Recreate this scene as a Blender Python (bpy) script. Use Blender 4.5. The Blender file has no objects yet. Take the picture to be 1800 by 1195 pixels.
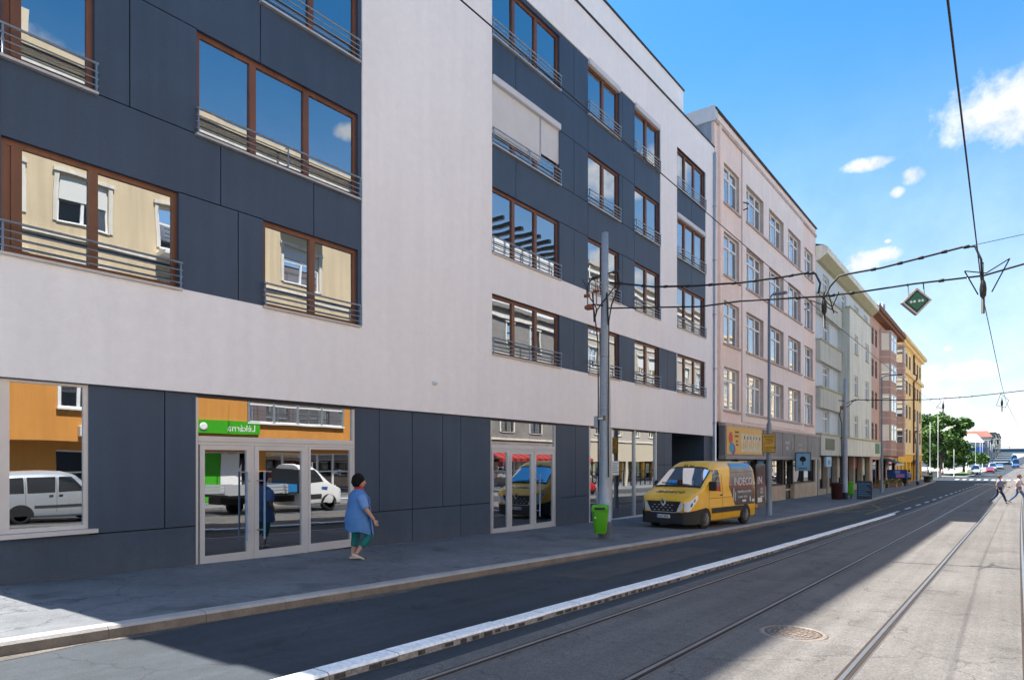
import bpy, bmesh, math, random
from math import radians as R, sin, cos, pi, tan, atan2
from mathutils import Vector, Matrix
random.seed(7)
S = bpy.context.scene
COL = S.collection

# ------------------------------------------------------------------ camera
YAW = 36.745
cam = bpy.data.objects.new('camera', bpy.data.cameras.new('camera'))
COL.objects.link(cam)
cam.location = (0, 0, 1.75)
cam.rotation_euler = (R(90), 0, R(YAW))
cam.data.sensor_width = 36.0
cam.data.lens = 1172 / 1800 * 36
cam.data.shift_y = (810 - 597.5) / 1800
cam.data.clip_start = 0.1
cam.data.clip_end = 4000
S.camera = cam
FWD = Vector((-sin(R(YAW)), cos(R(YAW)), 0)); RGT = Vector((cos(R(YAW)), sin(R(YAW)), 0)); UP = Vector((0, 0, 1))

# ------------------------------------------------------------------ light
S.view_settings.view_transform = 'Standard'
S.view_settings.look = 'None'
S.view_settings.gamma = 1
S.view_settings.exposure = 1.58
SUN_EL, SUN_K = 62.0, 0.02
W = bpy.data.worlds.new('World'); S.world = W; W.use_nodes = True
sl = bpy.data.lights.new('sun', 'SUN'); sl.energy = 4.6; sl.angle = R(0.55); sl.color = (1.0, 0.94, 0.86)
so = bpy.data.objects.new('sun', sl); COL.objects.link(so)
so.location = (-60, 0, 110)
sd = Vector((cos(R(SUN_EL)), SUN_K, -sin(R(SUN_EL)))).normalized()     # light travels this way
so.rotation_euler = sd.to_track_quat('-Z', 'Y').to_euler()

def world_sky():
    nt = W.node_tree; N = nt.nodes; L = nt.links; N.clear()
    out = N.new('ShaderNodeOutputWorld'); bg = N.new('ShaderNodeBackground')
    sky = N.new('ShaderNodeTexSky'); sky.sky_type = 'NISHITA'; sky.sun_disc = False
    sky.sun_elevation = R(SUN_EL); sky.sun_rotation = R(-90); sky.altitude = 300
    sky.air_density = 1.0; sky.dust_density = 0.6; sky.ozone_density = 2.0
    hs = N.new('ShaderNodeHueSaturation'); hs.inputs['Hue'].default_value = 0.492; hs.inputs['Saturation'].default_value = 1.36; hs.inputs['Value'].default_value = 1.1
    L.new(sky.outputs[0], hs.inputs['Color'])
    tc = N.new('ShaderNodeTexCoord'); D = tc.outputs['Generated']
    nz = N.new('ShaderNodeTexNoise'); nz.inputs['Scale'].default_value = 16; nz.inputs['Detail'].default_value = 9; nz.inputs['Roughness'].default_value = 0.62
    L.new(D, nz.inputs['Vector'])
    def M(op, a, b=None):
        n = N.new('ShaderNodeMath'); n.operation = op
        for i, v in enumerate((a, b)):
            if v is None: continue
            if isinstance(v, (int, float)): n.inputs[i].default_value = v
            else: L.new(v, n.inputs[i])
        return n.outputs[0]
    def dot(v):
        n = N.new('ShaderNodeVectorMath'); n.operation = 'DOT_PRODUCT'; L.new(D, n.inputs[0]); n.inputs[1].default_value = v
        return n.outputs['Value']
    blobs = [(1740,208,44,15),(1532,289,66,17),(1606,306,36,28),(1578,338,20,15),(1505,462,78,30),(1560,448,60,22),(1700,652,120,30),(1640,655,40,28),
             (1770,725,90,34),(1680,722,70,34),(1730,765,110,30),(1666,612,16,8),(1560,424,12,6),(1690,690,80,20),(1870,660,70,30)]
    dirs = []
    for px, py, sx, sy in blobs:
        dirs.append(((FWD + RGT * ((px - 900) / 1172) + UP * ((810 - py) / 1172)).normalized(), sx / 1172 * .62, sy / 1172 * .72))
    for (px, py, sx, sy) in ((600,235,30,16),(1060,455,40,20),(1130,490,40,20)):
        d = (FWD + RGT * ((px - 900) / 1172) + UP * ((810 - py) / 1172)).normalized(); d.x = -d.x
        dirs.append((d, sx / 1172, sy / 1172))
    for k in range(16):
        a = random.uniform(0, 2 * pi); e = random.uniform(.12, .6)
        d = Vector((cos(a) * cos(e), sin(a) * cos(e), sin(e)))
        if d.x < 0 and d.y > .5: continue
        dirs.append((d, random.uniform(.06, .16), random.uniform(.03, .05)))
    mask = None
    for d, sx, sy in dirs:
        e1 = Vector((d.y, -d.x, 0)).normalized(); e2 = e1.cross(d).normalized()
        a = M('MULTIPLY', dot(e1), 1 / sx); b = M('MULTIPLY', dot(e2), 1 / sy); c = M('MULTIPLY', M('SUBTRACT', dot(d), 1.0), 6.0)
        q = M('ADD', M('ADD', M('MULTIPLY', a, a), M('MULTIPLY', b, b)), M('MULTIPLY', c, c))
        m = M('SUBTRACT', 1.0, q)
        mask = m if mask is None else M('MAXIMUM', mask, m)
    mask = M('MAXIMUM', mask, -1.6)
    t = M('ADD', M('MULTIPLY', mask, 0.90), M('MULTIPLY', M('SUBTRACT', nz.outputs[0], 0.5), 3.0))
    ss = N.new('ShaderNodeMapRange'); ss.interpolation_type = 'SMOOTHSTEP'; L.new(t, ss.inputs['Value'])
    ss.inputs['From Min'].default_value = -0.12; ss.inputs['From Max'].default_value = 1.05
    # thin white veil near the horizon, as any summer sky has
    sz = N.new('ShaderNodeSeparateXYZ'); L.new(D, sz.inputs[0])
    hz = N.new('ShaderNodeMapRange'); hz.interpolation_type = 'SMOOTHSTEP'; L.new(sz.outputs['Z'], hz.inputs['Value'])
    hz.inputs['From Min'].default_value = 0.0; hz.inputs['From Max'].default_value = 0.55; hz.inputs['To Min'].default_value = 0.62; hz.inputs['To Max'].default_value = 0.0
    cl = M('MAXIMUM', ss.outputs[0], hz.outputs[0])
    shade = N.new('ShaderNodeMapRange'); L.new(nz.outputs[0], shade.inputs['Value'])
    shade.inputs['From Min'].default_value = .35; shade.inputs['From Max'].default_value = .65; shade.inputs['To Min'].default_value = 3.9; shade.inputs['To Max'].default_value = 5.2
    cc = N.new('ShaderNodeVectorMath'); cc.operation = 'SCALE'; cc.inputs[0].default_value = (0.97, 0.985, 1.0); L.new(shade.outputs[0], cc.inputs['Scale'])
    mx = N.new('ShaderNodeMix'); mx.data_type = 'RGBA'; L.new(cl, mx.inputs['Factor']); L.new(hs.outputs[0], mx.inputs['A']); L.new(cc.outputs[0], mx.inputs['B'])
    L.new(mx.outputs['Result'], bg.inputs['Color']); bg.inputs['Strength'].default_value = 0.08
    L.new(bg.outputs[0], out.inputs[0])
world_sky()

# ------------------------------------------------------------------ helpers: materials
MATS = {}
def mat(name, col, rough=.75, metal=0., spec=.4, n1=None, n2=None, bump=None, coat=0, emit=None, streak=None, speck=None, lane=None, crack=None, stain=None, splash=None):
    """procedural material: n1/n2 = (scale, amount) brightness variation, bump = (scale, strength), streak=(amount) vertical stains, speck=(scale, amount)"""
    if name in MATS: return MATS[name]
    m = bpy.data.materials.new(name); m.use_nodes = True
    nt = m.node_tree; N = nt.nodes; L = nt.links
    p = N['Principled BSDF']
    p.inputs['Roughness'].default_value = rough; p.inputs['Metallic'].default_value = metal
    p.inputs['Specular IOR Level'].default_value = spec
    if coat: p.inputs['Coat Weight'].default_value = coat; p.inputs['Coat Roughness'].default_value = .06
    p.inputs['Base Color'].default_value = (*col, 1)
    tc = N.new('ShaderNodeTexCoord'); V = tc.outputs['Object']
    fac = None
    def mul(f, out):
        if f is None: return out
        n = N.new('ShaderNodeMath'); n.operation = 'MULTIPLY'; L.new(f, n.inputs[0]); L.new(out, n.inputs[1]); return n.outputs[0]
    def var(node_out, lo, hi, amt):
        r = N.new('ShaderNodeMapRange'); L.new(node_out, r.inputs['Value'])
        r.inputs['From Min'].default_value = lo; r.inputs['From Max'].default_value = hi
        r.inputs['To Min'].default_value = 1 - amt; r.inputs['To Max'].default_value = 1 + amt * .7
        return r.outputs[0]
    for nn in (n1, n2):
        if nn:
            t = N.new('ShaderNodeTexNoise'); t.inputs['Scale'].default_value = nn[0]; t.inputs['Detail'].default_value = 6; t.inputs['Roughness'].default_value = .6
            L.new(V, t.inputs['Vector']); fac = mul(fac, var(t.outputs[0], .3, .7, nn[1]))
    if streak:
        mp = N.new('ShaderNodeMapping'); mp.inputs['Scale'].default_value = (2.2, 2.2, .12); L.new(V, mp.inputs[0])
        t = N.new('ShaderNodeTexNoise'); t.inputs['Scale'].default_value = 2.0; t.inputs['Detail'].default_value = 5; L.new(mp.outputs[0], t.inputs['Vector'])
        fac = mul(fac, var(t.outputs[0], .35, .65, streak))
    if speck:
        t = N.new('ShaderNodeTexVoronoi'); t.inputs['Scale'].default_value = speck[0]; L.new(V, t.inputs['Vector'])
        s = N.new('ShaderNodeSeparateColor'); L.new(t.outputs['Color'], s.inputs[0])
        fac = mul(fac, var(s.outputs[0], 0, 1, speck[1]))
    if lane:
        mp = N.new('ShaderNodeMapping'); mp.inputs['Scale'].default_value = (2.4, .05, 1); L.new(V, mp.inputs[0])
        t = N.new('ShaderNodeTexNoise'); t.inputs['Scale'].default_value = 1.6; t.inputs['Detail'].default_value = 6; t.inputs['Roughness'].default_value = .65; L.new(mp.outputs[0], t.inputs['Vector'])
        fac = mul(fac, var(t.outputs[0], .32, .68, lane))
    if stain:
        t = N.new('ShaderNodeTexNoise'); t.inputs['Scale'].default_value = 1.1; t.inputs['Detail'].default_value = 3; L.new(V, t.inputs['Vector'])
        g = N.new('ShaderNodeMapRange'); g.interpolation_type = 'SMOOTHSTEP'; L.new(t.outputs[0], g.inputs['Value'])
        g.inputs['From Min'].default_value = .60; g.inputs['From Max'].default_value = .72; g.inputs['To Min'].default_value = 1; g.inputs['To Max'].default_value = 1 - stain
        fac = mul(fac, g.outputs[0])
    if crack:
        wn = N.new('ShaderNodeTexNoise'); wn.inputs['Scale'].default_value = 2.5; wn.inputs['Detail'].default_value = 4; L.new(V, wn.inputs['Vector'])
        ws = N.new('ShaderNodeVectorMath'); ws.operation = 'SCALE'; ws.inputs['Scale'].default_value = .7; L.new(wn.outputs['Color'], ws.inputs[0])
        wa = N.new('ShaderNodeVectorMath'); wa.operation = 'ADD'; L.new(V, wa.inputs[0]); L.new(ws.outputs[0], wa.inputs[1])
        t = N.new('ShaderNodeTexVoronoi'); t.feature = 'DISTANCE_TO_EDGE'; t.inputs['Scale'].default_value = .38; L.new(wa.outputs[0], t.inputs['Vector'])
        g = N.new('ShaderNodeMapRange'); L.new(t.outputs['Distance'], g.inputs['Value']); g.inputs['From Min'].default_value = .002; g.inputs['From Max'].default_value = .006
        g.inputs['To Min'].default_value = 1 - crack; g.inputs['To Max'].default_value = 1
        fac = mul(fac, g.outputs[0])
    if fac is not None:
        sc = N.new('ShaderNodeVectorMath'); sc.operation = 'SCALE'; sc.inputs[0].default_value = col; L.new(fac, sc.inputs['Scale'])
        base_out = sc.outputs[0]
        if splash:      # rain-splashed dust with a ragged edge above the pavement
            sx = N.new('ShaderNodeSeparateXYZ'); L.new(V, sx.inputs[0]); t = N.new('ShaderNodeTexNoise'); t.inputs['Scale'].default_value = 3.0; t.inputs['Detail'].default_value = 8; t.inputs['Roughness'].default_value = .7; L.new(V, t.inputs['Vector'])
            a = N.new('ShaderNodeMath'); a.operation = 'MULTIPLY_ADD'; L.new(t.outputs[0], a.inputs[0]); a.inputs[1].default_value = -1.6; L.new(sx.outputs['Z'], a.inputs[2])
            y_ = N.new('ShaderNodeMath'); y_.operation = 'MULTIPLY_ADD'; L.new(sx.outputs['Y'], y_.inputs[0]); y_.inputs[1].default_value = .022; L.new(a.outputs[0], y_.inputs[2])
            g = N.new('ShaderNodeMapRange'); g.interpolation_type = 'SMOOTHSTEP'; L.new(y_.outputs[0], g.inputs['Value']); g.inputs['From Min'].default_value = -.75; g.inputs['From Max'].default_value = -.05; g.inputs['To Min'].default_value = splash; g.inputs['To Max'].default_value = 0
            mx = N.new('ShaderNodeMix'); mx.data_type = 'RGBA'; L.new(g.outputs[0], mx.inputs['Factor']); L.new(base_out, mx.inputs['A']); mx.inputs['B'].default_value = (.20, .185, .165, 1); base_out = mx.outputs['Result']
        L.new(base_out, p.inputs['Base Color'])
    if bump:
        t = N.new('ShaderNodeTexNoise'); t.inputs['Scale'].default_value = bump[0]; t.inputs['Detail'].default_value = 5; L.new(V, t.inputs['Vector'])
        b = N.new('ShaderNodeBump'); b.inputs['Strength'].default_value = bump[1]; b.inputs['Distance'].default_value = .02
        L.new(t.outputs[0], b.inputs['Height']); L.new(b.outputs[0], p.inputs['Normal'])
    if emit: p.inputs['Emission Color'].default_value = (*emit[0], 1); p.inputs['Emission Strength'].default_value = emit[1]
    MATS[name] = m; return m

def glass_mat(name, f0_ior=2.6, tint=(.5, .55, .55), wavy=.0, solid=None, base=.0):
    if name in MATS: return MATS[name]
    m = bpy.data.materials.new(name); m.use_nodes = True; nt = m.node_tree; N = nt.nodes; L = nt.links; N.clear()
    out = N.new('ShaderNodeOutputMaterial'); mix = N.new('ShaderNodeMixShader')
    if solid is None:
        tr = N.new('ShaderNodeBsdfTransparent'); tr.inputs[0].default_value = (*tint, 1)
    else:
        tr = N.new('ShaderNodeBsdfDiffuse'); tr.inputs[0].default_value = (*solid, 1)
    gl = N.new('ShaderNodeBsdfGlossy'); gl.inputs['Roughness'].default_value = 0.0; gl.inputs[0].default_value = (.92, .96, 1, 1)
    fr = N.new('ShaderNodeFresnel'); fr.inputs['IOR'].default_value = f0_ior
    ad = N.new('ShaderNodeMath'); ad.operation = 'ADD'; ad.use_clamp = True; L.new(fr.outputs[0], ad.inputs[0]); ad.inputs[1].default_value = base
    if wavy:
        t = N.new('ShaderNodeTexNoise'); t.inputs['Scale'].default_value = .9; t.inputs['Detail'].default_value = 1
        tc = N.new('ShaderNodeTexCoord'); L.new(tc.outputs['Object'], t.inputs['Vector'])
        b = N.new('ShaderNodeBump'); b.inputs['Strength'].default_value = wavy; b.inputs['Distance'].default_value = .02; L.new(t.outputs[0], b.inputs['Height']); L.new(b.outputs[0], gl.inputs['Normal'])
    L.new(ad.outputs[0], mix.inputs[0]); L.new(tr.outputs[0], mix.inputs[1]); L.new(gl.outputs[0], mix.inputs[2]); L.new(mix.outputs[0], out.inputs[0])
    MATS[name] = m; return m

plaster   = mat('white_plaster', (.87, .835, .835), .9, n1=(.3, .045), n2=(5, .03), bump=(45, .4), streak=.02)
cladding  = mat('dark_cladding', (.045, .072, .118), .55, spec=.35, n1=(.6, .14), n2=(25, .08), streak=.07, splash=.10)
joint     = mat('joint_black', (.008, .008, .01), .9)
wood      = mat('brown_wood', (.17, .062, .030), .42, spec=.45, n1=(1.2, .2), streak=.2)
steel     = mat('galvanised_steel', (.42, .45, .48), .42, metal=.6, n1=(6, .12))
alu       = mat('silver_aluminium', (.56, .58, .61), .38, metal=.35, n1=(2, .06))
sillm     = mat('sill_metal', (.50, .48, .47), .5, metal=.3, n1=(4, .1))
shutterm  = mat('roller_shutter', (.60, .60, .63), .6, n1=(2, .05))
interior  = mat('room_interior', (.22, .20, .18), .9, n1=(.5, .3))
curtainm  = mat('curtain_cloth', (.72, .70, .64), .95, n1=(3, .15))
glass     = glass_mat('window_glass', 2.7, (.50, .54, .54), .10, base=.24)
shopglass = glass_mat('shop_glass', 2.2, (.34, .36, .37), .06, base=.28)
farglass  = glass_mat('house_glass', 2.0, solid=(.02, .025, .03), base=.22)
carglass  = glass_mat('car_glass', 1.7, solid=(.012, .014, .016), base=.08)
white_fr  = mat('white_frame', (.78, .77, .75), .5, n1=(5, .06))
black     = mat('black_matt', (.018, .018, .02), .6)
rubber    = mat('tyre_rubber', (.022, .022, .024), .85)
dark_metal= mat('dark_metal', (.05, .052, .06), .5, metal=.5)
cable     = mat('cable_black', (.015, .015, .017), .6)

# ------------------------------------------------------------------ helpers: meshes
class MB:
    def __init__(s): s.v = []; s.f = []; s.m = []; s.mats = []; s.sm = []
    def mi(s, m):
        if m not in s.mats: s.mats.append(m)
        return s.mats.index(m)
    def poly(s, pts, m, smooth=False):
        b = len(s.v); s.v += [tuple(p) for p in pts]; s.f.append(tuple(range(b, b + len(pts)))); s.m.append(s.mi(m)); s.sm.append(smooth)
    def box(s, x0, x1, y0, y1, z0, z1, m, T=None, bev=0):
        if bev:
            e = min(bev, abs(x1-x0)*.45, abs(y1-y0)*.45, abs(z1-z0)*.45)
            pts = []
            for (x, sx) in ((x0, 1), (x1, -1)):
                for (y, sy) in ((y0, 1), (y1, -1)):
                    for (z, sz) in ((z0, 1), (z1, -1)):
                        pts.append([(x, y+sy*e, z+sz*e), (x+sx*e, y, z+sz*e), (x+sx*e, y+sy*e, z)])
            P = lambda i, k: i * 3 + k
            F = []
            idx = lambda a, b, c: a * 4 + b * 2 + c
            for a in (0, 1): F.append([P(idx(a,0,0),0),P(idx(a,1,0),0),P(idx(a,1,1),0),P(idx(a,0,1),0)])
            for b in (0, 1): F.append([P(idx(0,b,0),1),P(idx(1,b,0),1),P(idx(1,b,1),1),P(idx(0,b,1),1)])
            for c in (0, 1): F.append([P(idx(0,0,c),2),P(idx(1,0,c),2),P(idx(1,1,c),2),P(idx(0,1,c),2)])
            for a in (0, 1):
                for b in (0, 1): F.append([P(idx(a,b,0),0),P(idx(a,b,1),0),P(idx(a,b,1),1),P(idx(a,b,0),1)])
                for c in (0, 1): F.append([P(idx(a,0,c),0),P(idx(a,1,c),0),P(idx(a,1,c),2),P(idx(a,0,c),2)])
            for b in (0, 1):
                for c in (0, 1): F.append([P(idx(0,b,c),1),P(idx(1,b,c),1),P(idx(1,b,c),2),P(idx(0,b,c),2)])
            for i in range(8): F.append([i*3, i*3+1, i*3+2])
            flat = [q for t in pts for q in t]
        else:
            flat = [(x, y, z) for x in (x0, x1) for y in (y0, y1) for z in (z0, z1)]
            F = [[0,1,3,2],[4,6,7,5],[0,4,5,1],[2,3,7,6],[0,2,6,4],[1,5,7,3]]
        if T: flat = [tuple(T(*q)) for q in flat]
        b = len(s.v); s.v += flat; k = s.mi(m)
        for f in F: s.f.append(tuple(b + i for i in f)); s.m.append(k); s.sm.append(False)
    def tube(s, pts, r, m, n=8, r2=None, cap=True):
        pts = [Vector(p) for p in pts]; k = s.mi(m); b = len(s.v); c = len(pts)
        rad = r if isinstance(r, (list, tuple)) else [r + ((r2 if r2 is not None else r) - r) * i / max(1, c - 1) for i in range(c)]
        prev = None
        for i, p in enumerate(pts):
            t = (pts[min(i+1, c-1)] - pts[max(i-1, 0)]).normalized()
            if prev is None:
                a = Vector((0, 0, 1)) if abs(t.z) < .9 else Vector((1, 0, 0)); u = t.cross(a).normalized()
            else: u = (prev - t * prev.dot(t)).normalized()
            prev = u; w = t.cross(u)
            for j in range(n):
                an = 2 * pi * j / n; q = p + (u * cos(an) + w * sin(an)) * rad[i]; s.v.append(tuple(q))
        for i in range(c - 1):
            for j in range(n):
                s.f.append((b+i*n+j, b+i*n+(j+1)%n, b+(i+1)*n+(j+1)%n, b+(i+1)*n+j)); s.m.append(k); s.sm.append(True)
        if cap:
            s.f.append(tuple(b + j for j in range(n))); s.m.append(k); s.sm.append(False)
            s.f.append(tuple(b + (c-1)*n + j for j in range(n))); s.m.append(k); s.sm.append(False)
    def lathe(s, prof, m, n=20, T=None, axis='z', mm=None):
        """prof = [(r, h)...]; T maps (x,y,z)"""
        b = len(s.v); c = len(prof)
        for (r, h) in prof:
            for j in range(n):
                a = 2 * pi * j / n; q = (r * cos(a), r * sin(a), h)
                if axis == 'x': q = (h, q[0], q[1])
                if axis == 'y': q = (q[0], h, q[1])
                s.v.append(tuple(T(*q)) if T else q)
        for i in range(c - 1):
            k = s.mi(mm[i] if mm else m)
            for j in range(n):
                s.f.append((b+i*n+j, b+i*n+(j+1)%n, b+(i+1)*n+(j+1)%n, b+(i+1)*n+j)); s.m.append(k); s.sm.append(True)
        for i in (0, c - 1):
            if prof[i][0] > 1e-4: s.f.append(tuple(b + i*n + j for j in range(n))); s.m.append(s.mi(m)); s.sm.append(False)
    def grid(s, fn, us, vs, m, smooth=True):
        b = len(s.v); k = s.mi(m); nv = len(vs)
        for u in us:
            for v in vs: s.v.append(tuple(fn(u, v)))
        for i in range(len(us) - 1):
            for j in range(nv - 1):
                s.f.append((b+i*nv+j, b+(i+1)*nv+j, b+(i+1)*nv+j+1, b+i*nv+j+1)); s.m.append(k); s.sm.append(smooth)
    def prism(s, poly, T, d0, d1, m):
        """poly in (a,b) extruded along d; T(a,b,d)"""
        n = len(poly)
        s.poly([T(a, b_, d0) for a, b_ in poly], m); s.poly([T(a, b_, d1) for a, b_ in poly], m)
        for i in range(n):
            a, b_ = poly[i]; c, e = poly[(i+1) % n]
            s.poly([T(a, b_, d0), T(c, e, d0), T(c, e, d1), T(a, b_, d1)], m)
    def build(s, name, parent=None, loc=None, smooth=None):
        me = bpy.data.meshes.new(name); me.from_pydata(s.v, [], s.f)
        for m in s.mats: me.materials.append(m)
        me.polygons.foreach_set('material_index', s.m)
        me.polygons.foreach_set('use_smooth', s.sm if smooth is None else [smooth] * len(s.f))
        me.update()
        o = bpy.data.objects.new(name, me); COL.objects.link(o)
        if parent is not None:
            o.parent = parent
            wp = WORLD_OFF.get(parent.name)
            if wp is not None and loc is None: o.location = -wp
        if loc is not None: o.location = loc
        return o
WORLD_OFF = {}

def thing(name, label, cat, loc=(0, 0, 0), rz=0, group=None, world=False):
    """Empty at a thing's base; world=True: children meshes are written in world coordinates"""
    o = bpy.data.objects.new(name, None); COL.objects.link(o); o.empty_display_size = .2
    o.location = loc; o.rotation_euler = (0, 0, rz); o['label'] = label; o['category'] = cat
    if group: o['group'] = group
    if world: WORLD_OFF[o.name] = Vector(loc)
    return o
def tag(o, label, cat, group=None):
    o['label'] = label; o['category'] = cat
    if group: o['group'] = group
    return o
def struct(o): o['kind'] = 'structure'; return o
def dup(root, loc, rz, label, group=None):
    r = root.copy(); COL.objects.link(r); r.location = loc; r.rotation_euler = (0, 0, rz); r['label'] = label
    if group: r['group'] = group
    for ch in list(root.children):
        c = ch.copy(); COL.objects.link(c); c.parent = r
        for g in list(ch.children):
            d = g.copy(); COL.objects.link(d); d.parent = c
    return r
def text(body, size, org, right, up, m, name, parent=None, ext=.004, align='LEFT', sx=1.0, loc=None):
    cu = bpy.data.curves.new(name, 'FONT'); cu.body = body; cu.size = size; cu.extrude = ext; cu.align_x = align; cu.resolution_u = 3
    t = bpy.data.objects.new('tmp', cu); COL.objects.link(t)
    bpy.context.view_layer.update()
    me = bpy.data.meshes.new_from_object(t.evaluated_get(bpy.context.evaluated_depsgraph_get()))
    bpy.data.objects.remove(t); bpy.data.curves.remove(cu)
    r = Vector(right).normalized(); u = Vector(up).normalized(); n = r.cross(u)
    mt = Matrix(((r.x*sx, u.x, n.x, org[0]), (r.y*sx, u.y, n.y, org[1]), (r.z*sx, u.z, n.z, org[2]), (0, 0, 0, 1)))
    me.transform(mt); me.materials.clear(); me.materials.append(m)
    o = bpy.data.objects.new(name, me); COL.objects.link(o)
    if parent is not None:
        o.parent = parent; wp = WORLD_OFF.get(parent.name)
        if wp is not None: o.location = -wp
    return o

# ------------------------------------------------------------------ ground profile
ZP = [(-80, 1.3), (0, 0), (15, -.32), (30, -.57), (48, -.78), (90, -1.1), (125, -1.25), (160, -1.05), (200, -.4), (400, 5), (900, 15)]
def lerp_tab(t, y):
    if y <= t[0][0]: return t[0][1]
    for (a, b), (c, d) in zip(t, t[1:]):
        if y <= c: return b + (d - b) * (y - a) / (c - a)
    return t[-1][1]
def zr(y): return lerp_tab(ZP, y)
def xo(y): return .005 * y + (1.0e-4 * y * y if y > 0 else 0)
CURB = [(-80, -7.7), (2, -7.45), (6.3, -7.2), (11.3, -7.05), (21, -6.72), (25, -6.67), (39, -6.6), (51, -6.94), (70, -7.23), (95, -7.95), (112, -8.4), (118, -9.4), (121, -11.2), (123, -15), (124, -30), (124.2, -80)]
def cx(y): return lerp_tab(CURB, y)
def ys(a, b, fine=1.0, grow=1.06):
    out = [a]; st = fine
    while out[-1] < b:
        out.append(out[-1] + st)
        if out[-1] > 40: st = min(st * grow, 1.5 if out[-1] < 150 else 9)
    out[-1] = b
    return out
exec_ground = True
asph = mat('road_asphalt', (.038, .049, .061), .80, spec=.35, n1=(.35, .25), n2=(9, .15), bump=(90, .5), speck=(140, .22), lane=.22, crack=.45, stain=.35)
track = mat('track_pavement', (.142, .134, .127), .85, spec=.3, n1=(.5, .15), n2=(6, .10), bump=(70, .5), speck=(75, .30), lane=.16, crack=.35, stain=.22)
paveg = mat('pavement_asphalt', (.150, .160, .172), .85, spec=.3, n1=(.8, .25), n2=(7, .15), bump=(80, .5), speck=(120, .2), crack=.4, stain=.3)
kerbm = mat('kerb_granite', (.36, .345, .33), .8, n1=(2, .18), n2=(40, .12), bump=(60, .3))
kerbf = mat('kerb_face_brown', (.19, .16, .135), .85, n1=(3, .3), n2=(30, .15))
earth = mat('earth', (.12, .13, .07), .95, n1=(.05, .3))
whitep = mat('road_paint_white', (.62, .61, .59), .75, n1=(3, .12), n2=(22, .2))
yellowp = mat('road_paint_yellow', (.20, .145, .06), .8, n1=(2, .3), n2=(12, .35))
railm = mat('rail_steel', (.34, .33, .32), .34, metal=.8, n1=(3, .15))
raild = mat('rail_groove', (.035, .024, .018), .8, n1=(5, .3))
plaza_m = mat('pale_paving', (.40, .37, .33), .85, n1=(.6, .15), n2=(8, .1))

def strip(name, y0, y1, fa, fb, dz, m, cols=1, za=None, zb=None):
    mb = MB()
    Y = ys(y0, y1)
    for a, b in zip(Y, Y[1:]):
        for k in range(cols):
            t0, t1 = k / cols, (k + 1) / cols
            def P(y, t):
                x = fa(y) + (fb(y) - fa(y)) * t
                return (x, y, zr(y) + (dz if za is None else za + (zb - za) * t))
            mb.poly([P(a, t0), P(a, t1), P(b, t1), P(b, t0)], m)
    return struct(mb.build(name))
strip('ground', -78, 900, lambda y: -420, lambda y: 420, -.06, earth, 1)
strip('road', -78, 900, lambda y: -9.5 if y < 112 else -9.5 - min(70, (y - 112) * 9) if y < 126 else (-79 if y < 141 else -14), lambda y: 5.6 + xo(y), 0, asph)
TL = lambda y: -4.30 + .017 * min(y, 33) + (xo(y) - xo(33) if y > 33 else 0)
TRK = [(-78, -3.92), (900, -3.92)]
strip('tram_track_bed', -78, 420, lambda y: -4.22 + xo(y), lambda y: 1.0 + xo(y), .004, track)
strip('pavement', -78, 124.2, lambda y: -11.9 if y < 121.6 else -80, lambda y: cx(y) - .20, .115, paveg)
strip('opposite_pavement', -78, 420, lambda y: 4.9 + xo(y), lambda y: 12 + xo(y), .12, paveg)
strip('plaza', 142, 420, lambda y: -90, lambda y: -9.0 + xo(y), .1, plaza_m)
def kerb(name, y0, y1, fx, side=1):
    mb = MB(); y = y0; k = 0
    while y < y1:
        L = 1.0 if y < 60 else 4.0
        a, b = y + .0025, min(y + L, y1) - .0025
        xa, xb = fx(a), fx(b); za, zb = zr(a), zr(b)
        w = .20 * side; h = .122
        ja = random.uniform(-.002, .002)
        mb.poly([(xa-w, a, za+h+ja), (xa-.03*side, a, za+h+ja), (xb-.03*side, b, zb+h+ja), (xb-w, b, zb+h+ja)], kerbm)
        mb.poly([(xa-.03*side, a, za+h+ja), (xa, a, za+h-.03), (xb, b, zb+h-.03), (xb-.03*side, b, zb+h+ja)], kerbm)
        mb.poly([(xa, a, za+h-.03), (xa+.015*side, a, za-.08), (xb+.015*side, b, zb-.08), (xb, b, zb+h-.03)], kerbf)
        mb.poly([(xa-w, a, za+h+ja), (xa-.03*side, a, za+h+ja), (xa, a, za+h-.03), (xa, a, za-.08), (xa-w, a, za-.08)], kerbf)
        mb.poly([(xb-w, b, zb+h+ja), (xb-.03*side, b, zb+h+ja), (xb, b, zb+h-.03), (xb, b, zb-.08), (xb-w, b, zb-.08)], kerbf)
        y += L
    return struct(mb.build(name))
kerb('kerb', -78, 124.0, cx)
kerb('opposite_kerb', -78, 300, lambda y: 4.9 + xo(y), -1)
kerb('plaza_kerb', 142, 300, lambda y: -8.8 + xo(y))
# tram rails: polished head with a groove beside it
for k, x0 in enumerate((-3.95, -2.62, -1.20, .10)):
    mb = MB(); Y = ys(-78, 380, 2.0)
    for a, b in zip(Y, Y[1:]):
        def q(x, y, dz): return (x0 + x + xo(y), y, zr(y) + dz)
        for (l, r, dz, m) in ((-.05, -.02, .0062, raild), (-.02, .018, .011, railm), (.018, .062, .006, raild), (.062, .070, .007, railm)):
            mb.poly([q(l, a, dz), q(r, a, dz), q(r, b, dz), q(l, b, dz)], m)
    struct(mb.build('tram_rail'))
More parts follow.
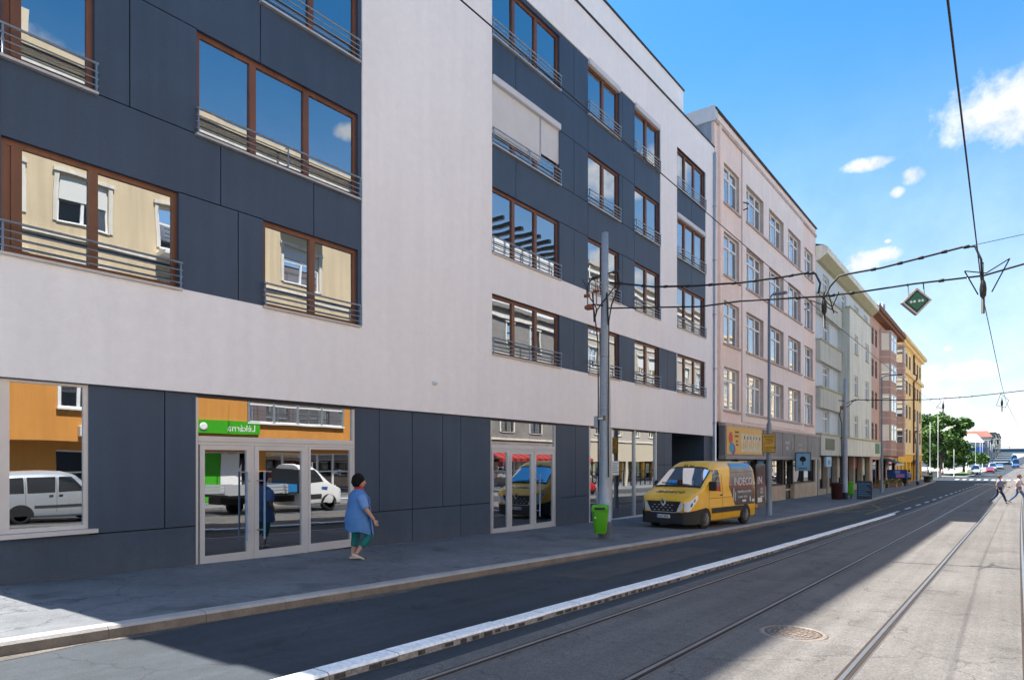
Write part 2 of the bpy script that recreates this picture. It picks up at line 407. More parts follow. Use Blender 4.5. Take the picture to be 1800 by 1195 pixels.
# white lane divider: painted kerb stones laid end to end
def lane_divider():
    mb = MB(); y = 0.4
    while y < 32.6:
        L = .78
        def X(y): return -4.80 + .0185 * y
        a, b = y, y + L - .006
        j = random.uniform(-.006, .006); h = .075 + random.uniform(-.003, .003)
        prof = [(-.005, -.05), (0, h - .02), (.02, h), (.20, h), (.225, h - .02), (.235, -.05)]
        for (p, q) in zip(prof, prof[1:]):
            m = dpaint if p[1] > -.02 and q[1] > -.02 else dside
            mb.poly([(X(a)+p[0]+j, a, zr(a)+p[1]), (X(a)+q[0]+j, a, zr(a)+q[1]), (X(b)+q[0]+j, b, zr(b)+q[1]), (X(b)+p[0]+j, b, zr(b)+p[1])], m)
        for t in (a, b): mb.poly([(X(t)+p[0]+j, t, zr(t)+p[1]) for p in prof], dside)
        for q in range(4):      # dark scuffs and worn-off paint on the flank towards the track
            if random.random() < .25: continue
            c = a + .04 + q * .185; e = c + random.uniform(.09, .15); t0, t1 = random.uniform(.004, .014), random.uniform(.04, .052)
            xx = lambda y, h: X(y) + .2265 + (.055 - h) * .085 + j + .004
            mb.poly([(xx(c, t0), c, zr(c)+t0), (xx(e, t0), e, zr(e)+t0), (xx(e, t1), e, zr(e)+t1), (xx(c, t1), c, zr(c)+t1)], dblack)
        y += L
    return struct(mb.build('lane_divider_kerb'))
dpaint = mat('divider_white', (.86, .85, .83), .7, n1=(5, .10), n2=(28, .22))
dblack = mat('divider_scuff', (.05, .05, .05), .8, n1=(20, .5))
dside = mat('divider_side', (.26, .25, .24), .85, n1=(9, .5), n2=(40, .4))
lane_divider()
def marks():
    mb = MB()
    y = 34.5
    while y < 104:
        a, b = y, y + 2.0
        f = lambda y: -4.62 + xo(y)
        mb.poly([(f(a), a, zr(a)+.008), (f(a)+.13, a, zr(a)+.008), (f(b)+.13, b, zr(b)+.008), (f(b), b, zr(b)+.008)], whitep)
        y += 4.2
    # bent arrow head at the crossing and stop line, then the zebra beyond
    for (p, q) in (((-4.4, 104), (-2.9, 98)), ((-4.4, 104), (-4.9, 98))):
        mb.poly([(p[0]+xo(p[1])-.12, p[1], zr(p[1])+.009), (p[0]+xo(p[1])+.12, p[1], zr(p[1])+.009), (q[0]+xo(q[1])+.12, q[1], zr(q[1])+.009), (q[0]+xo(q[1])-.12, q[1], zr(q[1])+.009)], whitep)
    for k in range(9):
        x = -9.4 + k * .95; a, b = 127.5, 131.5
        mb.poly([(x+xo(a), a, zr(a)+.008), (x+.5+xo(a), a, zr(a)+.008), (x+.5+xo(b), b, zr(b)+.008), (x+xo(b), b, zr(b)+.008)], whitep)
    return struct(mb.build('white_road_markings'))
marks()
def ymarks():
    mb = MB()
    def seg(p, q, w=.06):
        d = Vector((q[0]-p[0], q[1]-p[1])).normalized(); n = Vector((-d.y, d.x)) * w
        mb.poly([(p[0]+n.x, p[1]+n.y, zr(p[1])+.006), (p[0]-n.x, p[1]-n.y, zr(p[1])+.006), (q[0]-n.x, q[1]-n.y, zr(q[1])+.006), (q[0]+n.x, q[1]+n.y, zr(q[1])+.006)], yellowp)
    y = 33.0
    for k in range(5):
        a = y + k * 5
        seg((-6.3, a), (-5.2, a + 4.6)); seg((-5.2, a), (-6.3, a + 4.6)) if k % 2 else None
    seg((-6.35, 33), (-6.35, 58)); seg((-5.1, 33), (-5.1, 58))
    return struct(mb.build('yellow_road_markings'))
ymarks()
def grit(name, y0, y1, fx, w, dz, m, seed):
    rn = random.Random(seed); mb = MB(); y = y0; a0 = w * .5
    while y < y1:
        L = rn.uniform(.25, .9); a1 = w * rn.uniform(.25, 1.2)
        mb.poly([(fx(y), y, zr(y) + dz), (fx(y) + a0, y, zr(y) + dz), (fx(y + L) + a1, y + L, zr(y + L) + dz), (fx(y + L), y + L, zr(y + L) + dz)], m); y += L; a0 = a1
    return struct(mb.build(name))
gritm = mat('gutter_grit', (.115, .102, .086), .9, n1=(4, .4), n2=(40, .5)); dustm = mat('wall_foot_dust', (.26, .235, .20), .95, n1=(3, .3), n2=(30, .4))
grit('gutter_grit', -20, 75, lambda y: cx(y) + .012, .16, .0035, gritm, 3)
grit('divider_grit', .5, 32.5, lambda y: -4.80 + .0185 * y - .10, .13, .0035, gritm, 4)
grit('wall_foot_dust', -10, 30.3, lambda y: -11.1, .10, .119, dustm, 5)
def patches():
    mb = MB(); pm = mat('asphalt_patch', (.058, .058, .06), .85, n1=(1, .2), n2=(12, .15), bump=(80, .4), speck=(120, .2))
    for (x, y, w, l) in ((-6.3, 9.5, .9, 6), (-6.0, 18, .5, 7), (-5.6, 27, .6, 4)):
        z = .119 if x < -7.6 else .004
        mb.poly([(x, y, zr(y)+z), (x+w, y+.1, zr(y+.1)+z), (x+w, y+l, zr(y+l)+z), (x+.06, y+l-.05, zr(y+l-.05)+z)], pm)
    return struct(mb.build('road_patches'))
patches()
def manhole():
    c = (-1.93, 7.8); z = zr(c[1])
    t = thing('manhole_cover', 'round rusty iron manhole cover set in the pale tram track pavement', 'manhole cover', (c[0], c[1], z))
    rust = mat('rusty_iron', (.19, .14, .105), .75, metal=.3, n1=(9, .35), n2=(40, .3))
    rust2 = mat('worn_iron', (.24, .205, .175), .6, metal=.4, n1=(14, .3))
    mb = MB(); mb.lathe([(0, .006), (.29, .006), (.295, .002)], rust, 36)
    for r, n in ((.25, 26), (.19, 19), (.13, 13), (.07, 7)):
        for k in range(n):
            a = 2 * pi * k / n
            mb.box(-.014, .014, -.022, .022, .006, .013, rust2, T=lambda x, y, zz, a=a, r=r: ((r + x) * cos(a) - y * sin(a), (r + x) * sin(a) + y * cos(a), zz))
    mb.build('lid', t)
    mb = MB(); mb.lathe([(.30, .004), (.30, .012), (.35, .010), (.36, .004)], rust2, 36); mb.build('frame_ring', t)
manhole()

# ------------------------------------------------------------------ facades
def facade(mb, P, y0, y1, z0, z1, holes, m, d=0., reveal=.2, rm=None):
    """wall sheet in facade coordinates P(y, d, z) with rectangular holes and reveals"""
    H = [(max(a, y0), min(b, y1), max(c, z0), min(e, z1)) for a, b, c, e in holes if b > y0 and a < y1 and e > z0 and c < z1]
    Y = sorted({round(v, 4) for h in H for v in h[:2]} | {y0, y1}); Z = sorted({round(v, 4) for h in H for v in h[2:]} | {z0, z1})
    for c, e in zip(Z, Z[1:]):
        zm = (c + e) / 2; run = None
        row = [h for h in H if h[2] < zm < h[3]]
        for a, b in zip(Y, Y[1:]):
            ym = (a + b) / 2
            if any(h[0] < ym < h[1] for h in row):
                if run: mb.poly([P(run[0], d, c), P(run[1], d, c), P(run[1], d, e), P(run[0], d, e)], m); run = None
            else: run = (run[0], b) if run else (a, b)
        if run: mb.poly([P(run[0], d, c), P(run[1], d, c), P(run[1], d, e), P(run[0], d, e)], m)
    rm = rm or m
    if reveal:
        for a, b, c, e in H:
            q = d - reveal
            mb.poly([P(a, d, c), P(a, q, c), P(a, q, e), P(a, d, e)], rm); mb.poly([P(b, d, c), P(b, q, c), P(b, q, e), P(b, d, e)], rm)
            mb.poly([P(a, d, c), P(b, d, c), P(b, q, c), P(a, q, c)], rm); mb.poly([P(a, d, e), P(b, d, e), P(b, q, e), P(a, q, e)], rm)

def fbox(mb, P, y0, y1, d0, d1, z0, z1, m, bev=0):
    mb.box(d0, d1, y0, y1, z0, z1, m, T=lambda x, y, z: P(y, x, z), bev=bev)

def window(par, P, y0, y1, z0, z1, d=-.16, cols=(0, 1), fw=.065, fm=None, gm=None, transom=None, sill=None, rail=False, shutter=0, box=False, curtain=None, mull=None, panel=None, label=None):
    """one window as a part: frame mesh; pane, sill, railing, shutter, curtain as its children"""
    fm = fm or wood; gm = gm or glass; mb = MB(); mw = mull or fw
    t = .055
    fbox(mb, P, y0, y1, d, d + t, z1 - fw, z1, fm); fbox(mb, P, y0, y1, d, d + t, z0, z0 + fw, fm)
    fbox(mb, P, y0, y0 + fw, d, d + t, z0 + fw, z1 - fw, fm); fbox(mb, P, y1 - fw, y1, d, d + t, z0 + fw, z1 - fw, fm)
    w = y1 - y0
    for c in cols[1:-1]: fbox(mb, P, y0 + w*c - mw*.75, y0 + w*c + mw*.75, d, d + t + .012, z0 + fw, z1 - fw, fm)
    if transom:
        zt = z0 + (z1 - z0) * transom; fbox(mb, P, y0 + fw, y1 - fw, d, d + t + .008, zt - fw*.6, zt + fw*.6, fm)
    if panel:
        fbox(mb, P, y0 + w*panel[0], y0 + w*panel[1], d, d + t - .012, z0 + fw, z1 - fw, fm)
    o = mb.build('window', par)
    if label: o['label'] = label
    mb = MB(); q = d + .022
    e = [y0 + w * c for c in cols]
    for k, (a, b) in enumerate(zip(e, e[1:])):
        if panel and abs(cols[k] - panel[0]) < 1e-6: continue
        tl = random.uniform(-.004, .004); tv = random.uniform(-.004, .004)     # each leaf sits a hair out of true
        mb.poly([P(a, q + tl + tv, z0), P(b, q - tl + tv, z0), P(b, q - tl - tv, z1), P(a, q + tl - tv, z1)], gm)
    mb.build('pane', o, loc=o_zero(o))
    if sill:
        mb = MB(); fbox(mb, P, y0 - .03, y1 + .03, d + t, sill[0], z0 - .035, z0 + .002, sill[1]); mb.build('sill', o, loc=o_zero(o))
    if rail:
        mb = MB(); rd = .035; zz = [.085, .19, .295, .42]
        for k, h in enumerate(zz): mb.tube([P(y0 - .03, rd, z0 + h), P(y1 + .03, rd, z0 + h)], .019 if k == 3 else .012, steel, 6)
        n = 2 if w < 2.6 else 3
        for k in range(n):
            yy = y0 + .0 + (w) * k / (n - 1)
            mb.tube([P(yy, rd, z0 + .01), P(yy, rd, z0 + .42)], .015, steel, 6)
            for h in (.06, .40): mb.tube([P(yy, rd, z0 + h), P(yy, -.05, z0 + h)], .011, steel, 5)
        mb.build('railing', o, loc=o_zero(o))
    if box:
        mb = MB(); fbox(mb, P, y0, y1, d + t, .045, z1 - .02, z1 + .17, shutterm, bev=.02); mb.build('shutter_box', o, loc=o_zero(o))
    if shutter:
        mb = MB()
        for (a, b, f) in shutter:
            ya, yb = y0 + w * a, y0 + w * b; zb = z1 - (z1 - z0) * f; n = max(2, int((z1 - zb) / .05))
            for i in range(n):
                h0 = zb + (z1 - zb) * i / n; h1 = zb + (z1 - zb) * (i + 1) / n
                mb.poly([P(ya+.02, d+.075, h0), P(yb-.02, d+.075, h0), P(yb-.02, d+.082, h1-.006), P(ya+.02, d+.082, h1-.006)], shutterm)
                mb.poly([P(ya+.02, d+.082, h1-.006), P(yb-.02, d+.082, h1-.006), P(yb-.02, d+.075, h1), P(ya+.02, d+.075, h1)], shutterm)
            fbox(mb, P, yb - .02, yb + .02, d + .06, d + .1, zb, z1, alu); fbox(mb, P, ya, ya + .02, d + .06, d + .1, zb, z1, alu)
        mb.build('roller_shutter', o, loc=o_zero(o))
    if curtain:
        mb = MB()
        for (a, b) in curtain:
            ya, yb = y0 + w * a, y0 + w * b; n = max(6, int((yb - ya) / .05))
            mb.grid(lambda u, v: P(ya + (yb - ya) * u, d - .22 + .03 * sin(u * n * 1.7), z0 + .02 + (z1 - z0) * v), [i / (n * 2) for i in range(n * 2 + 1)], [0, 1], curtainm)
        mb.build('curtain', o, loc=o_zero(o))
    return o
def o_zero(o): return (0, 0, 0)     # sub-parts share their part's origin

XF = -11.0
def PL(y, d, z): return (XF + d, y, z)

# ------------------------------------------------------------------ the grey and white apartment building
def apartment():
    Y0, Y1 = 3.08, 30.42
    base = thing('apartment_building', 'modern apartment building with white plaster walls and dark grey panels, largest in front', 'building', (XF, 16, -.35), world=True)
    s1, s2, s3, s4, top = 4.60, 7.28, 10.18, 13.06, 16.27
    t1, t2, t3, t4 = 6.2, 9.06, 11.85, 14.72
    soff = 2.90
    dark = [(Y0 - 1, 9.43, s1, top - 1.3), (13.85, 26.11, s1, t1), (13.85, 24.5, s2, t4 + .12), (26.11, 29.36, s2, t4)]
    lastwin = [(26.11, 29.36, s1, t1)]
    wins = []     # (y0,y1,z0,z1,kw)
    g3 = (0, .31, .64, 1); g2 = (0, .5, 1)
    T = lambda a, b, c, e, **k: wins.append((a, b, c, e, k))
    T(3.12, 5.55, s1, t1, cols=(0, .08, .48, 1), panel=(0, .08), curtain=[(.08, .22)], rail=True)
    T(7.11, 9.34, s1, t1, cols=g2, curtain=[(0, .16)], rail=True)
    T(3.12, 4.28, s2, t2, cols=(0, .16, 1), panel=(0, .16), rail=True)
    T(5.85, 9.34, s2, t2, cols=g3, rail=True)
    T(7.05, 9.34, s3, t3, cols=g2, rail=True)
    T(3.12, 5.0, s3, t3, cols=g2, rail=True)
    T(5.85, 9.34, s4, t4, cols=g3, rail=True); T(3.12, 4.28, s4, t4, rail=True)
    T(13.88, 17.2, s1, t1, cols=g3, rail=True, curtain=[(.66, .8)]); T(18.92, 21.1, s1, t1, cols=g2, rail=True, curtain=[(0, .3)]); T(22.3, 24.43, s1, t1, cols=g2, rail=True, curtain=[(.7, 1)]); T(26.14, 29.32, s1, t1, cols=g3, rail=True, curtain=[(.4, .6)])
    T(13.88, 17.2, s2, t2, cols=g3, rail=True); T(18.92, 21.1, s2, t2, cols=g2, rail=True); T(22.3, 24.43, s2, t2, cols=g2, rail=True, curtain=[(0, .22), (.8, 1)]); T(26.14, 29.32, s2, t2, cols=g3, rail=True, curtain=[(.72, 1)])
    T(13.88, 17.2, s3, t3, cols=g3, rail=True, box=True, shutter=[(0, .70, .80), (.70, 1, .62)]); T(18.92, 21.1, s3, t3, cols=g2, rail=True); T(22.3, 24.43, s3, t3, cols=g2, rail=True); T(26.14, 29.32, s3, t3, cols=g3, rail=True, box=True, curtain=[(.66, 1)])
    T(13.88, 17.2, s4, t4, cols=g3, rail=True); T(18.92, 21.1, s4, t4, cols=g2, rail=True, box=True); T(22.3, 24.43, s4, t4, cols=g2, rail=True, box=True); T(26.14, 29.32, s4, t4, cols=g3, rail=True)
    # white wall with the dark fields cut out of it
    mb = MB()
    ground = (Y0 - 1, Y1 + 1, -3, soff)
    holes = dark + lastwin + [ground]
    facade(mb, PL, Y0, Y1, soff, top, dark + [w[:4] for w in wins if w[0] > 26], plaster, 0, .045)
    facade(mb, PL, Y0, Y1, soff - .0, soff + .001, [], plaster, 0, 0)
    for w in wins:                                                   # deep white reveal of the windows in the white wall
        if w[0] > 26 and w[2] < 5: facade(mb, PL, w[0]-.001, w[1]+.001, w[2]-.001, w[3]+.001, [w[:4]], plaster, -.044, .2)
    mb.poly([PL(Y0, 0, soff), PL(Y1, 0, soff), PL(Y1, -.6, soff), PL(Y0, -.6, soff)], plaster)       # soffit
    # side walls, stepped back at the top, and back
    for y in (Y0, Y1):
        mb.poly([PL(y, 0, soff), PL(y, -13, soff), PL(y, -13, top), PL(y, 0, top)], plaster)
        mb.poly([PL(y, -.08, -2.5), PL(y, -13, -2.5), PL(y, -13, soff), PL(y, -.08, soff)], plaster)
    mb.poly([PL(Y0, -13, -2.5), PL(Y1, -13, -2.5), PL(Y1, -13, top), PL(Y0, -13, top)], plaster)
    mb.build('wall', base)
    mb = MB(); fbox(mb, PL, Y0 - .23, Y0 - .001, -12.9, -.1, -2.4, 4.4, plaster); fbox(mb, PL, Y0 - .13, Y0 - .001, -12.9, -.02, 4.4, 7.3, plaster); fbox(mb, PL, Y0 - .06, Y0 - .001, -12.9, -.02, 7.3, 10.2, plaster); mb.build('side_shadow_step', base)  # unseen steps added on the end wall to notch its cast shadow
    # parapet capping
    mb = MB()
    fbox(mb, PL, Y0 - .04, Y1 + .0, -.32, .05, top, top + .05, dark_metal)
    fbox(mb, PL, Y0, Y1, -.28, -.02, top - .25, top, plaster)
    mb.build('parapet_capping', base)
    mb = MB(); fbox(mb, PL, Y0 + .05, Y1 - .05, -12.9, -.3, top - .4, top - .2, mat('roof_felt', (.12, .12, .125), .9, n1=(1, .2))); mb.build('roof', base)
    # setback storey
    mb = MB(); sx = -1.4; st = 19.25
    facade(mb, PL, 4.3, Y1 - .25, top - .3, st, [(23.6, 25.4, top - .2, 18.0), (8, 12, top - .2, 18.6), (15, 19, top - .2, 18.6)], plaster, sx, .5)
    for y in (4.3, Y1 - .25): mb.poly([PL(y, sx, top - .3), PL(y, -11, top - .3), PL(y, -11, st), PL(y, sx, st)], plaster)
    mb.poly([PL(4.3, -11, top - .3), PL(Y1 - .25, -11, top - .3), PL(Y1 - .25, -11, st), PL(4.3, -11, st)], plaster)
    mb.poly([PL(4.3, sx, st), PL(Y1 - .25, sx, st), PL(Y1 - .25, -11, st), PL(4.3, -11, st)], plaster)
    for (a, b, c, e) in ((23.6, 25.4, top - .2, 18.0), (8, 12, top - .2, 18.6), (15, 19, top - .2, 18.6)): fbox(mb, PL, a, b, sx - .5, sx - .44, c, e, cladding)
    fbox(mb, PL, 4.25, Y1 - .2, -11.05, sx + .06, st, st + .06, dark_metal)
    mb.build('setback_storey', base)
    # dark panel fields with real joint gaps
    mb = MB(); J = .019
    def joints(region, vs, hs):
        r = []
        for (y, a, b) in vs: r.append((y - J/2, y + J/2, a, b))
        for (z, a, b) in hs: r.append((a, b, z - J/2, z + J/2))
        return r
    ww = [w[:4] for w in wins]
    D = -.03
    jl = joints(None, [(4.78, s2, t2), (6.61, s1, t1), (6.28, t1, s2), (8.22, t1, s2), (7.05, t2, s3), (4.4, t2, s3), (5.6, s3, t3), (6.4, t3, s4), (8.4, t3, s4), (4.9, s4, t4)],
                [(t1, 5.55, 7.11), (s2, 4.28, 5.85), (t2, 4.28, 5.85), (s3, 5.0, 7.05), (t3, 5.0, 7.05), (s4, 4.28, 5.85), (t1 + .0, 2.9, 2.92)])
    facade(mb, PL, Y0, 9.43, s1, top - 1.3, ww + jl, cladding, D, .03, None)
    jr = joints(None, [(18.05, s1, t1), (25.2, s1, t1)], [])
    facade(mb, PL, 13.85, 26.11, s1, t1, ww + jr, cladding, D, .03)
    jb = joints(None, [(18.05, s2, t2), (18.05, s3, t3), (18.05, s4, t4 + .1), (21.35, s2, t2), (21.35, s3, t3), (21.35, s4, t4), (14.95, t2, s3), (14.95, t3, s4), (18.92, t2, s3), (18.92, t3, s4), (22.28, t2, s3), (22.28, t3, s4)],
                [(z, a, b) for z in (t2, s3, t3, s4) for a, b in ((17.2, 18.92), (21.1, 22.3))])
    facade(mb, PL, 13.85, 24.5, s2, t4 + .12, ww + jb, cladding, D, .03)
    jc = joints(None, [(27.75, t2, s3), (27.75, t3, s4)], [])
    facade(mb, PL, 26.11, 29.36, s2, t4, ww + jc, cladding, D, .03)
    # deep reveals of the windows in the dark fields
    for a, b, c, e in ww: facade(mb, PL, a - .0005, b + .0005, c - .0005, e + .0005, [(a, b, c, e)], cladding, D - .03, .13)
    # ground floor: flush panels, the wall line steps at the entrances
    G = -.075
    zb = -2.0
    jg = joints(None, [(5.34, .64, soff), (9.97, .63, soff), (10.98, zb, soff), (12.01, .63, soff), (12.68, zb, soff), (18.2, .62, soff), (25.0, .6, soff)],
                [(.65, 4.22, 5.86), (.64, 9.42, 13.85), (.62, 17.36, 19.1), (.6, 24.3, 25.76), (1.6, 24.3, 25.76)])
    ops = [(Y0, 4.22, .72, soff), (5.86, 9.3, zb, soff), (13.88, 17.08, zb, soff), (19.1, 24.25, zb, soff), (25.76, 29.34, zb, soff)]
    facade(mb, PL, Y0, Y1, zb, soff - .012, ops + jg, cladding, G, .03)
    for a, b, c, e in ops: facade(mb, PL, a - .001, b + .001, c, e - .012, [(a, b, c - 1, e)], cladding, G - .03, .16 if a < 25 else 3.5)
    mb.build('dark_cladding', base)
    for (a, b, c, e) in (                                            # black backing seen in the joints
        (Y0, 9.43, s1, top - 1.3), (13.85, 26.11, s1, t1), (13.85, 24.5, s2, t4 + .12), (26.11, 29.36, s2, t4)): mb = MB(); facade(mb, PL, a, b, c, e, ww, joint, D - .03, 0); mb.build('joint_backing', base)
    for (a, b, c) in ((Y0, 4.22, zb), (4.22, 5.86, zb), (9.3, 13.88, zb), (17.08, 19.1, zb), (24.25, 25.76, zb), (29.34, Y1, zb)):
        mb = MB(); facade(mb, PL, a, b, c, soff, ops, joint, G - .03, 0); mb.build('joint_backing', base)
    # rooms behind the glass
    mb = MB()
    for z in (soff + 1.2, s2 - .5, s3 - .5, s4 - .5, top - .35): fbox(mb, PL, Y0 + .02, Y1 - .02, -5, -.35, z, z + .2, interior)
    for y in (5.7, 9.6, 13.6, 17.6, 21.7, 25.2): fbox(mb, PL, y, y + .15, -4.99, -.35, -1.5, top - .45, interior)
    mb.poly([PL(Y0, -5, -2), PL(Y1, -5, -2), PL(Y1, -5, top - .4), PL(Y0, -5, top - .4)], interior)
    mb.poly([PL(Y0, -5, .0), PL(Y1, -5, -.5), PL(Y1, -.3, -.5), PL(Y0, -.3, .0)], interior)
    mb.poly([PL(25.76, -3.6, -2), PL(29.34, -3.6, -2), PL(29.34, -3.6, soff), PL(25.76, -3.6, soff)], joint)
    mb.build('rooms', base)
    for a, b, c, e, k in wins:
        window(base, PL, a, b, c, e, d=-.155, sill=(.045, sillm), fw=.085, mull=.085, **k)
    # ---- shop front window at the left
    g = -.16
    mb = MB()
    fbox(mb, PL, Y0, 3.235, g, g + .06, .74, soff - .012, alu); fbox(mb, PL, 4.155, 4.22, g, g + .06, .74, soff - .012, alu)
    fbox(mb, PL, 3.235, 4.155, g, g + .06, .74, .80, alu); fbox(mb, PL, 3.235, 4.155, g, g + .06, 2.85, soff - .012, alu)
    o = mb.build('shop_window', base)
    mb = MB(); mb.poly([PL(3.2, g + .03, .76), PL(4.2, g + .03, .76), PL(4.2, g + .03, 2.88), PL(3.2, g + .03, 2.88)], shopglass); mb.build('pane', o)
    mb = MB(); fbox(mb, PL, Y0, 4.31, g + .06, .03, .675, .735, alu); mb.build('sill', o)
    # ---- entrances
    def entrance(y0, y1, zt0, zt1, doors, bot, label):
        mb = MB(); t = .07; f = .075; zt = soff - .013
        fbox(mb, PL, y0, y1, g, g + t, zt - .05, zt, dark_metal); fbox(mb, PL, y0, y0 + .05, g, g + t, bot, zt - .05, alu); fbox(mb, PL, y1 - .06, y1, g, g + t, bot, zt - .05, alu)
        fbox(mb, PL, y0 + .05, y1 - .06, g, g + t + .01, zt0, zt1, alu)
        fbox(mb, PL, y0 + .05, y1 - .06, g + t - .02, g + t + .018, zt0 + .05, zt0 + .065, steel)
        for (a, b, hs, leaf) in doors[:-1]: fbox(mb, PL, b - .035, b + .035, g, g + t, bot, zt0, alu)
        fr = mb.build('entrance_frame', base); fr['label'] = label
        mb = MB(); mb.poly([PL(y0 + .04, g + .03, zt1 - .01), PL(y1 - .05, g + .03, zt1 - .01), PL(y1 - .05, g + .031, zt - .04), PL(y0 + .04, g + .031, zt - .04)], shopglass); mb.build('pane', fr)
        for (a, b, hs, leaf) in doors:
            mb = MB(); q = g + .012; s = .085 if leaf else .05; bz = .17
            a2, b2 = a + .036, b - .036
            fbox(mb, PL, a2, b2, q, q + t, zt0 - s, zt0 - .004, alu); fbox(mb, PL, a2, b2, q, q + t, bot + .015, bot + bz, alu)
            fbox(mb, PL, a2, a2 + s, q, q + t, bot + bz, zt0 - s, alu); fbox(mb, PL, b2 - s, b2, q, q + t, bot + bz, zt0 - s, alu)
            d = mb.build('door' if leaf else 'side_light', base)
            mb = MB(); mb.poly([PL(a2 + .04, q + .035, bot + .1), PL(b2 - .04, q + .036, bot + .1), PL(b2 - .04, q + .034, zt0 - .03), PL(a2 + .04, q + .035, zt0 - .03)], shopglass); mb.build('pane', d)
            if hs:
                mb = MB(); yy = a2 + .14 if hs < 0 else b2 - .14
                mb.tube([PL(yy, q + .16, bot + .38), PL(yy, q + .16, bot + 1.62)], .018, steel, 8)
                for zz in (.55, 1.45): mb.tube([PL(yy, q + .16, bot + zz), PL(yy - .1 * hs * -1, q + .07, bot + zz)], .012, steel, 6)
                mb.build('handle', d)
    entrance(5.86, 9.30, 2.03, 2.18, [(5.90, 6.93, 1, True), (6.93, 8.10, -1, True), (8.10, 9.26, 0, False)], -.06, 'wide aluminium double door with a glass transom')
    entrance(13.88, 17.08, 2.03, 2.19, [(13.92, 14.72, 0, False), (14.72, 15.90, 0, True), (15.90, 17.03, -1, True)], -.24, 'narrower aluminium double door beside the street pole')
    mb = MB(); ys_ = [19.1, 20.62, 22.42, 24.25]
    for y in ys_: fbox(mb, PL, y - .04, y + .04, g, g + .09, -.4, soff - .013, alu)
    fbox(mb, PL, 19.1, 24.25, g, g + .08, -.42, -.27, alu); fbox(mb, PL, 19.1, 24.25, g, g + .06, soff - .07, soff - .014, dark_metal)
    o = mb.build('shop_window', base)
    mb = MB()
    for a, b in zip(ys_, ys_[1:]): mb.poly([PL(a, g + .03, -.3), PL(b, g + .03, -.3), PL(b, g + .0305, soff - .05), PL(a, g + .0305, soff - .05)], shopglass)
    mb.build('pane', o)
    mb = MB(); fbox(mb, PL, 20.72, 21.25, g + .034, g + .037, 1.25, 1.75, mat('paper_notice', (.62, .72, .74), .7))
    for k in range(5): fbox(mb, PL, 20.77, 21.2 - .1 * (k % 2), g + .0371, g + .038, 1.35 + k * .075, 1.375 + k * .075, mat('ink_grey', (.16, .2, .24), .8))
    mb.build('notice', o)
    # little wall light
    mb = MB(); c = PL(11.62, 0, 3.62)
    mb.lathe([(.062, 0), (.062, .03), (.05, .075), (.02, .1), (0, .102)], white_fr, 16, T=lambda x, y, z: (c[0] + x, c[1] + y, c[2] + z), axis='x')
    mb.build('wall_light', base)
    # gutter pipe at the right-hand corner
    mb = MB(); mb.tube([PL(30.32, .075, -.5), PL(30.32, .075, 16.0)], .06, alu, 10)
    for z in (1, 3.5, 6, 8.5, 11, 13.5): fbox(mb, PL, 30.24, 30.40, 0.001, .14, z, z + .05, steel)
    mb.build('downpipe', base)
    mb = MB(); fbox(mb, PL, Y0, 5.86, .0, .07, -.6, .125, kerbm); mb.build('plinth', base) if False else None
apartment()

# ------------------------------------------------------------------ the older houses further along
def shell(mb, P, y0, y1, z0, z1, depth, m, rm):
    """sides, back and flat roof of a house"""
    for y in (y0, y1): mb.poly([P(y, 0, z0), P(y, -depth, z0), P(y, -depth, z1), P(y, 0, z1)], m)
    mb.poly([P(y0, -depth, z0), P(y1, -depth, z0), P(y1, -depth, z1), P(y0, -depth, z1)], m)
    mb.poly([P(y0, 0, z1), P(y1, 0, z1), P(y1, -depth, z1), P(y0, -depth, z1)], rm)
roofm = mat('roof_grey', (.11, .105, .10), .9, n1=(1, .3))
tilem = mat('roof_tile_red', (.24, .10, .07), .85, n1=(2, .3), n2=(9, .2))
hm = dict(fm=white_fr, gm=farglass, d=-.2, fw=.075)

